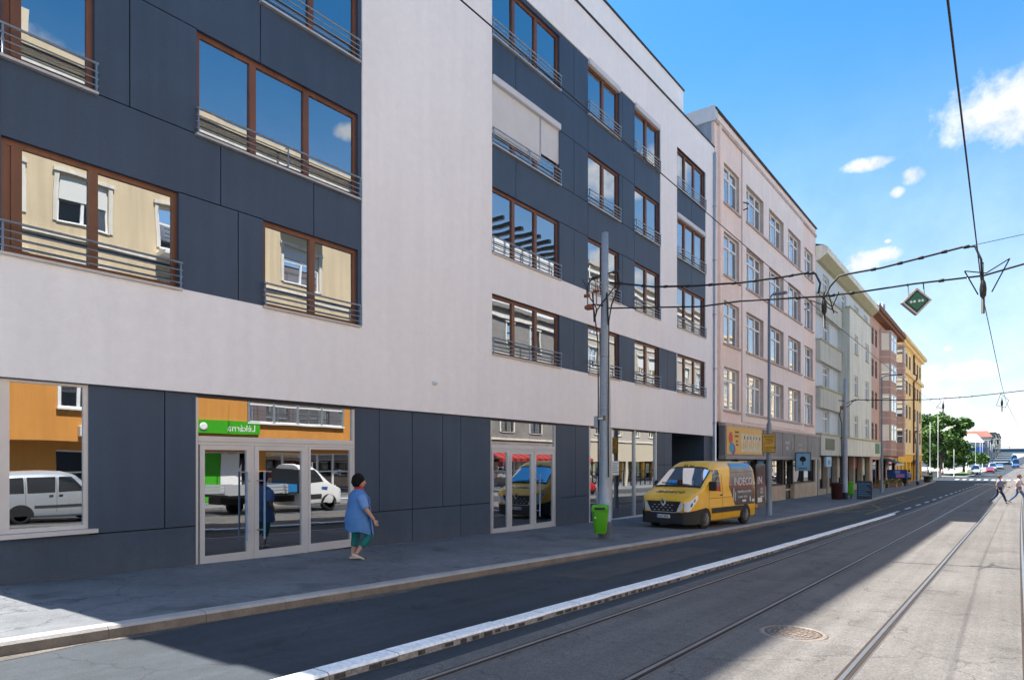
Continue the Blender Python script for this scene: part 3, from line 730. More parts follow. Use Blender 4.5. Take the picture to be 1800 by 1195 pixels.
def pink_house():
    y0, y1 = 30.48, 50.6
    pk = mat('pink_plaster', (.88, .70, .62), .92, n1=(.4, .07), n2=(5, .05), bump=(40, .2), streak=.04)
    pk2 = mat('pale_pink_plaster', (.86, .74, .68), .92, n1=(.4, .06), n2=(5, .04), streak=.035)
    trim = mat('grey_pink_trim', (.52, .42, .38), .9, n1=(3, .15), streak=.15)
    zinc = mat('blue_grey_zinc', (.30, .34, .40), .55, metal=.2, n1=(1, .15), streak=.1)
    base = thing('corner_shop_house', 'pale pink four storey house with white framed windows and a shop sign band', 'building', (XF, 40, -.7), world=True)
    rows = [(14.2, 16.1), (10.75, 12.8), (7.45, 9.5), (4.25, 6.3)]
    cols = [(31.75, 34.0, 2), (35.0, 38.0, 3), (39.05, 42.1, 3), (43.15, 46.2, 3), (47.45, 49.75, 2)]
    wins = [(a, b, c, e) for a, b, n in cols for c, e in rows]
    mb = MB()
    facade(mb, PL, y0, y1, 3.6, 18.1, wins, pk, 0, .26, trim)
    shell(mb, PL, y0, y1, -3, 18.1, 13, pk, roofm)
    mb.build('wall', base)
    mb = MB()
    facade(mb, PL, 34.35, 46.85, 3.75, 17.5, wins, pk2, .05, .05, trim)
    for y in (34.35, 46.85): mb.poly([PL(y, 0, 3.75), PL(y, .05, 3.75), PL(y, .05, 17.5), PL(y, 0, 17.5)], trim)
    mb.build('centre_panel', base)
    mb = MB()
    fbox(mb, PL, y0 + .02, y1 - .02, .001, .09, 17.5, 17.68, trim); fbox(mb, PL, y0 - .06, y1 + .05, -.25, .12, 18.1, 18.16, dark_metal)
    mb.build('cornice', base)
    mb = MB()
    for c, e in rows:
        fbox(mb, PL, 34.9, 46.4, .051, .13, c - .13, c - .03, trim)
        fbox(mb, PL, 31.65, 34.1, .001, .09, c - .12, c - .03, trim); fbox(mb, PL, 47.35, 49.85, .001, .09, c - .12, c - .03, trim)
    mb.build('sill_band', base)
    # zinc clad gable facing the lower roof next door, with light coping
    mb = MB(); fbox(mb, PL, y0 - .06, y0 - .003, -12, -.15, 15.8, 17.55, zinc); fbox(mb, PL, y0 - .10, y0 + .3, -12.4, .05, 17.55, 18.25, mat('pale_coping', (.55, .58, .62), .7, n1=(2, .1))); mb.build('gable_cladding', base)
    for (a, b, n) in cols:
        for i, (c, e) in enumerate(rows):
            window(base, PL, a, b, c, e, cols=tuple(k / n for k in range(n + 1)), transom=.70, sill=None, curtain=None, mull=.08, **{**hm, 'gm': housegl if i < 3 else housegl2})
    # sign band: yellow banner then grey panels
    band = mat('sign_band_grey', (.20, .195, .20), .6, n1=(1.2, .15), streak=.12); yl = mat('banner_yellow', (.72, .42, .10), .6, n1=(2, .06))
    mb = MB(); fbox(mb, PL, 31.05, 50.4, .002, .30, 2.02, 3.42, band); fbox(mb, PL, 31.0, 50.45, .001, .34, 3.42, 3.56, trim); fbox(mb, PL, 31.0, 50.45, .001, .36, 1.84, 2.02, mat('band_edge', (.28, .26, .26), .6))
    for y in (37.1, 40.9, 43.6, 47.0): fbox(mb, PL, y, y + .04, .30, .31, 2.02, 3.42, black)
    sb = mb.build('sign_band', base)
    mb = MB(); fbox(mb, PL, 31.2, 36.75, .302, .325, 2.08, 3.42, yl)
    fbox(mb, PL, 33.3, 36.6, .326, .33, 2.2, 3.12, mat('banner_picture', (.66, .58, .42), .7, n1=(3, .25)))
    for k in range(9): fbox(mb, PL, 33.6 + k * .33, 33.68 + k * .33, .331, .334, 2.35 + .05 * (k % 3), 2.85 - .06 * (k % 2), mat('banner_bristle', (.70, .40, .06), .7))
    for k in range(6): fbox(mb, PL, 33.75 + k * .5, 33.87 + k * .5, .331, .336, 2.85, 3.0, mat('banner_dark', (.06, .05, .09), .7))
    for (yy, zz, ry, rz_, c) in ((31.75, 2.85, .3, .3, 'red'), (32.1, 2.33, .32, .26, 'violet'), (31.9, 2.4, .34, .27, 'blue')):
        cm = {'red': (.62, .07, .05), 'violet': (.30, .04, .20), 'blue': (.03, .28, .50)}[c]
        mb.poly([PL(yy + ry * cos(a * pi / 12), .328 + {'red': 0, 'violet': .002, 'blue': .004}[c], zz + rz_ * sin(a * pi / 12)) for a in range(24)], mat('banner_' + c, cm, .6))
    mb.build('banner', sb)
    for (y, z, t, s) in ((32.35, 3.12, 'výtvarné', .17), (32.35, 2.92, 'potřeby', .17), (32.5, 2.68, 'barvy', .15), (32.5, 2.5, 'štětce', .15)):
        text(t, s, PL(y, .327, z), (0, 1, 0), UP, black, 'lettering', sb)
    wt = mat('sign_white', (.62, .60, .62), .6)
    for (y, z, t, s) in ((37.6, 2.95, 'G', .45), (37.5, 2.55, 'barvy', .3), (41.5, 2.75, 'DOMÁCÍ', .26), (41.75, 2.42, 'BIO', .3), (44.6, 2.7, 'ČERSTVÉ', .24), (44.8, 2.4, 'pečivo', .24)):
        text(t, s, PL(y, .302, z), (0, 1, 0), UP, wt, 'lettering', sb)
    for y in (43.15, 48.2):
        mb = MB(); mb.lathe([(0, 0), (.16, .05), (.2, .25), (.1, .5), (.07, .75), (0, .8)], wt, 10, T=lambda a, b, c, y=y: PL(y + b, .31 + abs(a) * .12, 2.4 + c)); mb.build('emblem', sb)
    # shop front below
    tile = mat('beige_stone_tile', (.46, .36, .27), .7, n1=(1.5, .15), n2=(9, .12)); stall = (31.2, 42.4)
    mb = MB(); ops = [(31.3, 33.9, .35, 1.84), (34.1, 37.2, .35, 1.84), (37.5, 39.7, .35, 1.84), (40.0, 42.3, .35, 1.84), (42.5, 44.6, -1.5, 1.84), (44.8, 47.3, .35, 1.84), (47.5, 50.2, .35, 1.84)]
    facade(mb, PL, y0 + .05, y1 - .02, .3, 1.9, ops, mat('shopfront_brown', (.035, .028, .026), .5), -.05, .22)
    facade(mb, PL, y0 + .05, y1 - .02, -2, .3, [(42.5, 44.6, -2, 1)], tile, .06, .3)
    mb.build('shopfront', base)
    for i, (a, b, c, e) in enumerate(ops):
        mb = MB(); fbox(mb, PL, a, b, -.26, -.2, e - .1, e, dark_metal); fbox(mb, PL, a, b, -.26, -.2, c, c + .07, dark_metal); fbox(mb, PL, a, a + .06, -.26, -.2, c, e, dark_metal); fbox(mb, PL, b - .06, b, -.26, -.2, c, e, dark_metal)
        if i == 4: fbox(mb, PL, a, b, -.26, -.18, -.1, .0, alu); fbox(mb, PL, a + .9, a + 1.0, -.26, -.18, -1, 1.84, dark_metal)
        o = mb.build('shop_window' if i != 4 else 'shop_door', base)
        mb = MB(); mb.poly([PL(a, -.24, c), PL(b, -.24, c), PL(b, -.24, e), PL(a, -.24, e)], shopgl2); mb.build('pane', o)
    # cartoon-free round window sticker: a pale disc
    mb = MB(); mb.poly([PL(46.0 + .85 * cos(k * pi / 14), -.232, 1.05 + .62 * sin(k * pi / 14)) for k in range(28)], wt); mb.build('window_sticker', base)
    # wall brackets for the street wires
    for (y, z) in ((34.5, 15.0), (47.1, 12.2)): mb = MB(); mb.tube([PL(y, .05, z), PL(y, .35, z - .15)], .03, dark_metal, 6); mb.tube([PL(y, .05, z - .4), PL(y, .3, z - .35)], .03, dark_metal, 6); mb.build('wire_bracket', base)
    mb = MB(); fbox(mb, PL, 30.9, 31.05, .0, .13, 3.6, 17.5, pk); mb.build('pilaster', base)
    mb = MB()
    for (y, d, h) in ((31.2, -3.0, .7), (31.6, -4.8, .9), (44, -5, 1.3)): fbox(mb, PL, y, y + .9, d - .7, d, 18.1, 18.1 + h, mat('chimney_brick', (.42, .30, .20), .9, n1=(4, .2)))
    mb.build('chimney', base)
housegl = glass_mat('house_glass_blue', 2.2, solid=(.05, .055, .06), base=.26)
housegl2 = glass_mat('house_glass_net', 2.2, solid=(.34, .35, .34), base=.2)
shopgl2 = glass_mat('shop_glass_dark', 2.0, solid=(.015, .017, .018), base=.3)
pink_house()

def green_house():
    y0, y1 = 50.65, 73.6
    gr = mat('grey_green_plaster', (.55, .55, .48), .92, n1=(.4, .1), n2=(4, .06), streak=.13)
    gl = mat('pale_green_plaster', (.73, .71, .62), .92, n1=(.4, .08), n2=(4, .06), streak=.13)
    lb = mat('pale_blue_plaster', (.56, .62, .66), .92, n1=(.4, .06), n2=(4, .04), streak=.06)
    cr = mat('cream_fascia', (.74, .71, .60), .85, n1=(.5, .08), n2=(4, .05), streak=.12)
    ol = mat('olive_cornice', (.40, .38, .24), .85, n1=(2, .12))
    base = thing('bay_fronted_house', 'grey green house with a square projecting bay and a cream band over its shops', 'building', (XF, 62, -.8), world=True)
    rows = [(14.1, 15.5), (10.5, 12.1), (7.1, 8.75), (3.8, 5.45)]
    cl = [(52.9, 55.1), (56.4, 57.5)]
    wins = [(52.9, 55.1, c, e) for c, e in rows] + [(59.5, 61.6, 14.1, 15.5), (65.2, 67.3, 14.1, 15.5), (70, 72, 14.1, 15.5)] + [(70.2, 71.8, c, e) for c, e in rows[1:]]
    mb = MB(); facade(mb, PL, y0, y1, -2, 16.3, wins + [(51.2, 58, -2, 2.15), (58.5, 73.2, -2, 2.15)], lb, 0, .22); shell(mb, PL, y0, y1, -3, 16.3, 12, lb, roofm); mb.build('wall', base)
    for a, b, c, e in wins: window(base, PL, a, b, c, e, cols=(0, .5, 1), transom=.68, **{**hm, 'gm': housegl if c > 5 else housegl2})
    mb = MB()
    for (c, e) in ((12.2, 13.6), (8.85, 10.3), (5.55, 6.95)):
        fbox(mb, PL, y0 + .05, 58.2, .002, .30, c, e, gr); fbox(mb, PL, y0 + .02, 58.25, .30, .36, e, e + .13, ol) ; fbox(mb, PL, y0 + .03, 58.22, .001, .30, e, e + .1, ol)
    mb.build('spandrel_panel', base)
    # projecting bay
    def PB(y, d, z): return PL(y, d + .85, z)
    bw = [(60.2, 61.9, c, e) for c, e in rows[1:]] + [(65.3, 67.2, c, e) for c, e in rows[1:]]
    mb = MB(); facade(mb, PB, 58.3, 68.6, 3.5, 13.9, bw, gl, 0, .2)
    for y in (58.3, 68.6): mb.poly([PL(y, 0, 3.5), PL(y, .85, 3.5), PL(y, .85, 13.9), PL(y, 0, 13.9)], gr)
    mb.poly([PL(58.3, 0, 13.9), PL(68.6, 0, 13.9), PL(68.6, .85, 13.9), PL(58.3, .85, 13.9)], roofm); mb.poly([PL(58.3, 0, 3.5), PL(68.6, 0, 3.5), PL(68.6, .85, 3.5), PL(58.3, .85, 3.5)], gr)
    fbox(mb, PL, 58.2, 68.7, .5, .92, 13.9, 14.0, ol)
    mb.build('bay', base)
    for a, b, c, e in bw: window(base, PB, a, b, c, e, cols=(0, .5, 1), transom=.68, sill=(.06, ol), **{**hm, 'gm': housegl, 'd': -.16})
    # cornice and roof
    mb = MB(); prof = [(0, 15.9), (.25, 15.95), (.75, 16.35), (.8, 16.75), (.55, 16.95), (0, 16.95)]
    for (p, q) in zip(prof, prof[1:]): mb.poly([PL(y0, p[0], p[1]), PL(y1, p[0], p[1]), PL(y1, q[0], q[1]), PL(y0, q[0], q[1])], ol if p[0] < .3 else cr)
    for y in (y0, y1): mb.poly([PL(y, a, b) for a, b in prof], cr)
    mb.poly([PL(y0, .55, 16.95), PL(y1, .55, 16.95), PL(y1, -5, 18.5), PL(y0, -5, 18.5)], roofm)
    mb.build('cornice', base)
    # first floor fascia box over the shops
    mb = MB(); fbox(mb, PL, y0 + .02, 57.2, .001, .35, 2.15, 3.62, gr); fbox(mb, PL, 57.2, 73.55, .001, .9, 2.15, 3.5, cr); fbox(mb, PL, 57.1, 73.6, .0, .95, 3.5, 3.62, ol); fbox(mb, PL, y0 + .02, 57.1, .001, .4, 3.62, 3.74, ol)
    fb = mb.build('shop_fascia', base)
    mb = MB(); fbox(mb, PL, 52.0, 55.2, .351, .36, 2.55, 3.4, mat('dark_green_panel', (.02, .06, .04), .5)); mb.build('sign_panel', fb); mb = MB(); fbox(mb, PL, 70.4, 73.0, .901, .92, 2.45, 3.4, mat('green_panel', (.03, .16, .08), .6)); mb.build('sign_panel', fb)
    # shops
    pl = mat('shop_pillar', (.32, .28, .22), .8, n1=(2, .15))
    posters = [mat('poster_red', (.45, .04, .05), .6), mat('poster_pale', (.55, .58, .52), .6, n1=(2, .3)), mat('poster_blue', (.12, .26, .42), .6)]
    mb = MB()
    for y in (51.0, 54.2, 57.6, 61.0, 64.6, 68.6, 72.8): fbox(mb, PL, y, y + .55, -.3, .06, -2, 2.15, pl)
    fbox(mb, PL, 51, 73.3, -.5, -.02, -2, -.3, pl)
    mb.build('shop_pillar', base)
    for i, (a, b) in enumerate(((51.55, 54.2), (54.75, 57.6), (58.15, 61.0), (61.55, 64.6), (65.15, 68.6), (69.15, 72.8))):
        mb = MB(); fbox(mb, PL, a, b, -.4, -.34, 2.0, 2.15, dark_metal); fbox(mb, PL, a, a + .08, -.4, -.34, -.3, 2.0, dark_metal); fbox(mb, PL, b - .08, b, -.4, -.34, -.3, 2.0, dark_metal); o = mb.build('shop_window', base)
        mb = MB(); mb.poly([PL(a, -.38, -.3), PL(b, -.38, -.3), PL(b, -.38, 2.1), PL(a, -.38, 2.1)], shopgl2); mb.build('pane', o)
        mb = MB(); k = (1, 2, 1, 0, 0, 1)[i]; fbox(mb, PL, a + .3, b - .3, -.33, -.32, 1.1 if k == 0 else .4, 2.0, posters[k]); mb.build('poster', o)
    mb = MB(); fbox(mb, PL, 51.6, 53.3, .36, .5, 1.35, 2.05, mat('sign_sky_blue', (.28, .50, .66), .5)); fbox(mb, PL, 52.1, 52.9, .501, .51, 1.5, 1.8, posters[2]); mb.build('hanging_sign', base)
    mb = MB(); mb.tube([PL(52, -2, 17.4), PL(52, -2, 19.6)], .03, dark_metal, 5); mb.build('aerial', base)
green_house()

def brown_house():
    y0, y1 = 73.65, 93.4
    br = mat('rose_brown_plaster', (.60, .40, .33), .92, n1=(.4, .1), n2=(4, .06), streak=.12)
    bd = mat('brown_bay', (.46, .30, .25), .9, n1=(.5, .1), streak=.12)
    co = mat('brown_cornice', (.22, .10, .06), .85, n1=(2, .2))
    base = thing('brown_bay_house', 'rose brown house with angled bay windows and a dark brown cornice', 'building', (XF, 83, -.9), world=True)
    rows = [(13.4, 15.2), (10.2, 12.0), (7.0, 8.8), (3.9, 5.6)]
    cols = [(74.4, 75.7), (76.6, 77.9), (86.3, 87.4), (88.2, 89.2)]
    wins = [(a, b, c, e) for a, b in cols for c, e in rows]
    mb = MB(); facade(mb, PL, y0, y1, -2, 16.2, wins + [(75, 79.5, -2, 1.9), (80.5, 84, -1.2, 1.9), (86.5, 91.5, -1.2, 1.9)], br, 0, .08); shell(mb, PL, y0, y1, -3, 16.2, 12, br, roofm)
    fbox(mb, PL, y0 + .02, y1 - .02, .001, .12, 2.2, 2.5, co)
    mb.build('wall', base)
    for a, b, c, e in wins: window(base, PL, a, b, c, e, cols=(0, .5, 1), transom=.7, **{**hm, 'd': -.07, 'gm': farglass, 'fm': mat('brown_frame', (.20, .12, .09), .6)})
    for (c0, c1) in ((79.2, 85.4), (89.9, 93.3)):
        mb = MB(); o = .95; s = .9
        pts = [(c0, 0), (c0 + s, o), (c1 - s, o), (c1, 0)]
        for (p, q) in zip(pts, pts[1:]): mb.poly([PL(p[0], p[1], 2.3), PL(q[0], q[1], 2.3), PL(q[0], q[1], 15.4), PL(p[0], p[1], 15.4)], bd)
        for z in (2.3, 15.4): mb.poly([PL(a, b, z) for a, b in pts], co)
        for z in (6.2, 9.4, 12.6, 15.3, 2.9):
            for (p, q) in zip(pts, pts[1:]): mb.poly([PL(p[0], p[1] + .05, z), PL(q[0], q[1] + .05, z), PL(q[0], q[1] + .05, z + .18), PL(p[0], p[1] + .05, z + .18)], br)
        by = mb.build('bay', base)
        for c, e in rows:
            def PB(y, d, z): return PL(y, d + o, z)
            window(base, PB, c0 + s + .1, c1 - s - .1, c, e, cols=(0, .5, 1), transom=.7, **{**hm, 'd': .005, 'gm': housegl2})
            mb = MB(); q0 = Vector(PL(c0, 0, 0)); q1 = Vector(PL(c0 + s, o, 0)); n = Vector((q1.y - q0.y, -(q1.x - q0.x), 0)).normalized() * .02
            a = q0.lerp(q1, .18) + n; b = q0.lerp(q1, .86) + n
            mb.poly([(a.x, a.y, c), (b.x, b.y, c), (b.x, b.y, e), (a.x, a.y, e)], housegl); mb.build('side_pane', base)
    mb = MB(); fbox(mb, PL, y0 - .05, y1 + .05, .0, .75, 16.2, 16.5, co); fbox(mb, PL, y0 - .05, y1 + .05, -.2, .95, 16.5, 16.95, co)
    mb.poly([PL(y0, .9, 16.95), PL(y1, .9, 16.95), PL(y1, -5, 19), PL(y0, -5, 19)], tilem); mb.build('cornice', base)
    mb = MB(); gm_ = mat('shop_dark', (.02, .02, .022), .4)
    for (a, b) in ((75, 79.5), (80.5, 84), (86.5, 91.5)): mb.poly([PL(a, -.2, -1.5), PL(b, -.2, -1.5), PL(b, -.2, 1.9), PL(a, -.2, 1.9)], shopgl2)
    mb.build('shop_window', base)
    for k, (y, d, h) in enumerate(((83.0, -1.0, 2.2), (84.6, -1.4, 2.8), (86.2, -1.0, 3.0), (87.6, -1.6, 3.2), (89.0, -1.0, 3.4))):
        mb = MB(); z = 17.0; mb.tube([PL(y, d, z), PL(y, d, z + h)], .06, steel, 6)
        fbox(mb, PL, y - .13, y + .13, d + .08, d + .25, z + h - 1.7, z + h - .25, mat('antenna_grey', (.35, .37, .4), .6))
        if k % 2: fbox(mb, PL, y - .4, y, d - .02, d + .02, z + h - .5, z + h - .45, steel)
        mb.build('antenna', base)
brown_house()

def yellow_house():
    y0, y1 = 93.45, 121.0
    ye = mat('yellow_plaster', (.90, .67, .33), .92, n1=(.3, .08), n2=(4, .06), streak=.1)
    yd = mat('ochre_plaster', (.84, .46, .06), .9, n1=(.4, .1), streak=.1)
    tr = mat('pale_yellow_trim', (.86, .66, .36), .88, n1=(2, .08))
    base = thing('yellow_corner_house', 'tall yellow ochre house at the corner of the crossing', 'building', (XF, 107, -1), world=True)
    rows = [(14.2, 16.0), (10.6, 12.4), (7.4, 9.2), (4.2, 6.0)]
    cols = [(95.2, 96.6), (98.4, 99.9), (101.8, 103.3), (105.2, 106.8), (111.2, 112.8), (114.6, 116.2), (118, 119.6)]
    wins = [(a, b, c, e) for a, b in cols for c, e in rows]
    ar = [(95, 97.5, -2, 1.6), (98.6, 101.4, -2, 1.6), (102.6, 105.4, -2, 1.6), (106.6, 109.2, -2, 1.6), (112, 115, -2, 1.6), (116.5, 119.5, -2, 1.6)]
    mb = MB(); facade(mb, PL, y0, y1, 2.6, 17.0, wins, ye, 0, .04); facade(mb, PL, y0, y1, -3, 2.6, ar, yd, .06, .4); shell(mb, PL, y0, y1, -3, 17.0, 12, ye, roofm)
    mb.build('wall', base)
    for a, b, c, e in wins: window(base, PL, a, b, c, e, cols=(0, .5, 1), transom=.7, sill=(.08, tr), **{**hm, 'd': -.035, 'gm': farglass, 'fm': mat('brown_frame', (.2, .12, .09), .6)})
    mb = MB()
    for (z, h, o) in ((2.6, .25, .2), (13.1, .45, .35), (16.7, .35, .4), (17.05, .4, .75)): fbox(mb, PL, y0 - .02, y1 + o * .6, -.1, o, z, z + h, tr)
    for y in (93.6, 97.2, 100.6, 104.0, 107.6, 113.5, 117.0, 120.4): fbox(mb, PL, y, y + .45, .001, .03, 2.9, 13.0, tr)
    mb.build('cornice', base)
    mb = MB(); mb.tube([PL(109.6, .12, -1), PL(109.6, .12, 12.9), PL(109.6, .5, 13.2), PL(109.6, .5, 13.8), PL(109.6, .15, 14), PL(109.6, .15, 17)], .11, mat('pipe_brown', (.12, .05, .03), .6), 8); mb.build('downpipe', base)
    mb = MB()
    for a, b, c, e in ar: mb.poly([PL(a, -.3, c), PL(b, -.3, c), PL(b, -.3, e), PL(a, -.3, e)], shopgl2)
    # gable towards the crossing
    def PG(y, d, z): return (XF - (y - y1), y1 + d, z)
    mb.build('arcade_glass', base)
    mb = MB(); gw = [(y1 + 1.5 + k * 2.6, y1 + 2.8 + k * 2.6, c, e) for k in range(4) for c, e in rows]
    for a, b, c, e in gw: mb.poly([PG(a, .01, c), PG(b, .01, c), PG(b, .01, e), PG(a, .01, e)], farglass)
    mb.build('side_window_glass', base)
    mb = MB()
    for k in range(3): fbox(mb, PL, 110 + k * 3.4, 111 + k * 3.4, -1.6, -.6, 17.0, 18.6 - .2 * k, tr)
    mb.build('chimney', base)
    mb = MB(); fbox(mb, PL, 108.2, 111.6, .4, .52, 1.3, 2.0, mat('sign_grey_blue', (.30, .33, .42), .6)); fbox(mb, PL, 108.4, 108.5, .06, .46, 1.6, 1.7, dark_metal); fbox(mb, PL, 111.2, 111.3, .06, .46, 1.6, 1.7, dark_metal); mb.build('shop_sign', base)
yellow_house()

# ------------------------------------------------------------------ across the street (seen mirrored in the glass)
XO = 8.5
def PR(y, d, z): return (XO - d, y, z)
cream = mat('cream_plaster', (.62, .50, .33), .92, n1=(.4, .08), streak=.08)
orange = mat('orange_plaster', (.62, .27, .06), .9, n1=(.5, .08), streak=.06)
trimo = mat('facade_moulding', (.70, .66, .58), .9, n1=(3, .1), streak=.1)
blind = mat('pale_blind', (.66, .66, .62), .8)
def opposite(name, label, y0, y1, top, wallm, rows, cols, lower=None, zsplit=2.6, over=0., shop=None, shopfm=None, ncol=2, fm=None, gm=None):
    base = thing(name, label, 'building', (XO, (y0 + y1) / 2, zr((y0 + y1) / 2)), world=True)
    P = lambda y, d, z: PR(y, d + over, z)
    wins = [(a, b, c, e) for a, b in cols for c, e in rows]
    mb = MB(); zmid = lower[1] if lower else zsplit
    facade(mb, P, y0, y1, zmid, top, wins, wallm, 0, .2)
    if lower: facade(mb, P, y0, y1, zsplit, zmid, wins, lower[0], 0, .2)
    for y in (y0, y1):
        mb.poly([P(y, 0, zsplit), P(y, -12, zsplit), P(y, -12, zmid), P(y, 0, zmid)], lower[0] if lower else wallm)
        mb.poly([P(y, 0, zmid), P(y, -12, zmid), P(y, -12, top), P(y, 0, top)], wallm)
        mb.poly([PR(y, 0, -3), PR(y, -11, -3), PR(y, -11, zsplit), PR(y, 0, zsplit)], lower[0] if lower else wallm)
    mb.poly([P(y0, 0, zsplit), P(y1, 0, zsplit), P(y1, -2, zsplit), P(y0, -2, zsplit)], wallm)
    mb.poly([P(y0, 0, top), P(y1, 0, top), P(y1, -12, top), P(y0, -12, top)], roofm); mb.poly([P(y0, -12, -3), P(y1, -12, -3), P(y1, -12, top), P(y0, -12, top)], wallm)
    fbox(mb, P, y0, y1, -.2, .25, top, top + .3, wallm)
    mb.build('wall', base)
    mb = MB()
    for c, e in rows:
        fbox(mb, P, y0, y1, .002, .07, c - .62, c - .48, trimo); 
        for a, b in cols: fbox(mb, P, a - .16, a - .01, .002, .05, c, e + .1, trimo); fbox(mb, P, b + .01, b + .16, .002, .05, c, e + .1, trimo); fbox(mb, P, a - .22, b + .22, .002, .10, e + .1, e + .24, trimo)
    fbox(mb, P, y0, y1, .002, .16, top - .7, top - .45, trimo); mb.build('moulding', base)
    mb = MB(); yy = y0 + .35; mb.tube([P(yy, .1, 0), P(yy, .1, top)], .07, steel, 8); mb.build('downpipe', base)
    for a, b, c, e in wins:
        o = window(base, P, a, b, c, e, cols=tuple(k / ncol for k in range(ncol + 1)), transom=.62, sill=(.06, white_fr), **{**hm, 'gm': gm or farglass, 'fm': fm or white_fr, 'd': -.14})
        if random.random() < .35:
            mb = MB(); f = random.uniform(.3, .7); fbox(mb, P, a + .05, b - .05, -.06, -.04, e - (e - c) * f, e, blind); mb.build('blind', o)
    if shop:
        mb = MB(); facade(mb, PR, y0, y1, -3, zsplit, shop, lower[0] if lower else wallm, 0, .25)
        mb.build('shopfront', base)
        for a, b, c, e in shop:
            mb = MB(); n = max(1, int((b - a) / 1.1))
            for k in range(n + 1): fbox(mb, PR, a + (b - a) * k / n - .04, a + (b - a) * k / n + .04, -.22, -.14, c, e, shopfm or white_fr)
            for z in (c, c + (e - c) * .6, e - .08): fbox(mb, PR, a, b, -.22, -.15, z, z + .07, shopfm or white_fr)
            o = mb.build('shop_window', base)
            mb = MB(); mb.poly([PR(a, -.19, c), PR(b, -.19, c), PR(b, -.19, e), PR(a, -.19, e)], farglass); mb.build('pane', o)
    return base, P
bA, PA = opposite('orange_pharmacy_house', 'cream house with orange lower floors across the street, mirrored in the left windows', 4.5, 31.0, 17.35, cream,
    [(7.7, 9.4), (11.0, 12.8), (14.6, 16.4)], [(7.2, 9.0), (10.2, 11.9), (14.0, 15.6), (17.2, 18.6), (20.6, 22.8), (25.2, 27.4), (28.6, 30.2)], lower=(orange, 6.6), zsplit=2.55, over=.7,
    shop=[(10.5, 15.6, -.2, 2.2), (16.4, 19.4, -.3, 2.2), (20, 25.5, -.4, 2.2), (26.2, 30.4, -.4, 2.2)])
mb = MB()
for (a, b, c, e, n) in ((10.4, 12.4, 3.85, 5.3, 3), (18.5, 24.3, 3.6, 4.9, 4), (26.0, 29.6, 3.6, 4.9, 3)):
    for k in range(n + 1): fbox(mb, PA, a + (b - a) * k / n - .06, a + (b - a) * k / n + .06, .002, .06, c, e, white_fr if n == 3 else steel)
    for z in (c, (c + e) / 2 + .2, e - .08): fbox(mb, PA, a, b, .002, .05, z, z + .08, white_fr)
    fbox(mb, PA, a - .1, b + .1, .002, .14, c - .07, c, white_fr)
    mb.poly([PA(a, .02, c), PA(b, .02, c), PA(b, .02, e), PA(a, .02, e)], farglass)
mb.build('window', bA)
gs = mat('pharmacy_green', (.05, .36, .015), .5)
mb = MB(); fbox(mb, PA, 15.4, 19.1, .001, .12, 3.0, 3.62, gs); fbox(mb, PR, 11.6, 12.6, .71, .85, 2.75, 3.5, gs); so_ = mb.build('pharmacy_sign', bA)
text('Lékárna', .46, PA(18.85, .122, 3.14), (0, -1, 0), UP, white_fr, 'lettering', so_)
mb = MB(); mb.lathe([(.11, 0), (.19, 0), (.19, .02), (.11, .02)], white_fr, 20, T=lambda x, y, z: PA(16.2 + x, .122 + z, 3.3 + y)); mb.build('emblem', so_)
mb = MB(); fbox(mb, PR, 16.8, 17.6, -.13, -.11, -.2, 2.1, gs); fbox(mb, PR, 17.62, 18.6, -.13, -.11, -.2, 2.1, white_fr); mb.build('window_poster', bA)
mb = MB(); fbox(mb, PA, 11.05, 11.5, .002, .28, 2.75, 3.2, white_fr, bev=.03); mb.build('air_conditioner', bA)
mb = MB()
for (a, b, z) in ((20.4, 23.0, 7.4), (25.0, 27.6, 10.7), (13.8, 15.8, 10.7), (20.4, 23, 14.3)):
    fbox(mb, PA, a, b, .0, 1.0, z - .15, z, white_fr)
    for k in range(5): mb.tube([PA(a, .97, z + .2 * k + .1), PA(b, .97, z + .2 * k + .1)], .02, dark_metal, 5)
mb.build('balcony', bA)
mb = MB(); fbox(mb, PA, 8.2, 9.3, -1.6, -.7, 17.3, 19.2, mat('chimney_cream', (.6, .52, .4), .9)); fbox(mb, PA, 5.0, 8.0, -9, -5, 17.3, 18.3, cream)
mb.build('roof_block', bA)
stone = mat('grey_stone_facade', (.25, .235, .215), .9, n1=(.8, .2), n2=(6, .2))
bB, PB_ = opposite('grey_stone_house', 'dark grey stone house with a red striped awning across the street', 31.05, 52.0, 13.2, stone,
    [(3.9, 5.9), (7.2, 9.0), (10.4, 12.2)], [(32.2, 33.8), (36, 37.6), (39.8, 41.4), (43.6, 45.2), (47.4, 49)], zsplit=2.4,
    shop=[(32, 37, -.5, 2.0), (38, 43, -.5, 2.0), (44, 51, -.5, 2.0)], fm=mat('frame_dark_brown', (.06, .04, .03), .6))
mb = MB(); fbox(mb, PB_, 31.2, 51.8, -8, -.5, 13.2, 18.6, white_fr)
for k in range(14): fbox(mb, PB_, 31.5 + k * 1.45, 31.75 + k * 1.45, -3, .6, 19.6, 19.9, black)
mb.build('roof_terrace', bB)
aw1 = mat('awning_red', (.36, .03, .025), .8); aw2 = mat('awning_dark_red', (.13, .012, .012), .8)
mb = MB()
for k in range(32):
    a = 38.0 + k * .42; mb.poly([PR(a, .02, 2.5), PR(a + .42, .02, 2.5), PR(a + .42, 1.3, 1.95), PR(a, 1.3, 1.95)], aw1 if k % 2 else aw2); mb.poly([PR(a, 1.3, 1.95), PR(a + .42, 1.3, 1.95), PR(a + .42, 1.3, 1.7), PR(a, 1.3, 1.7)], aw1 if k % 2 else aw2)
mb.build('awning', bB)
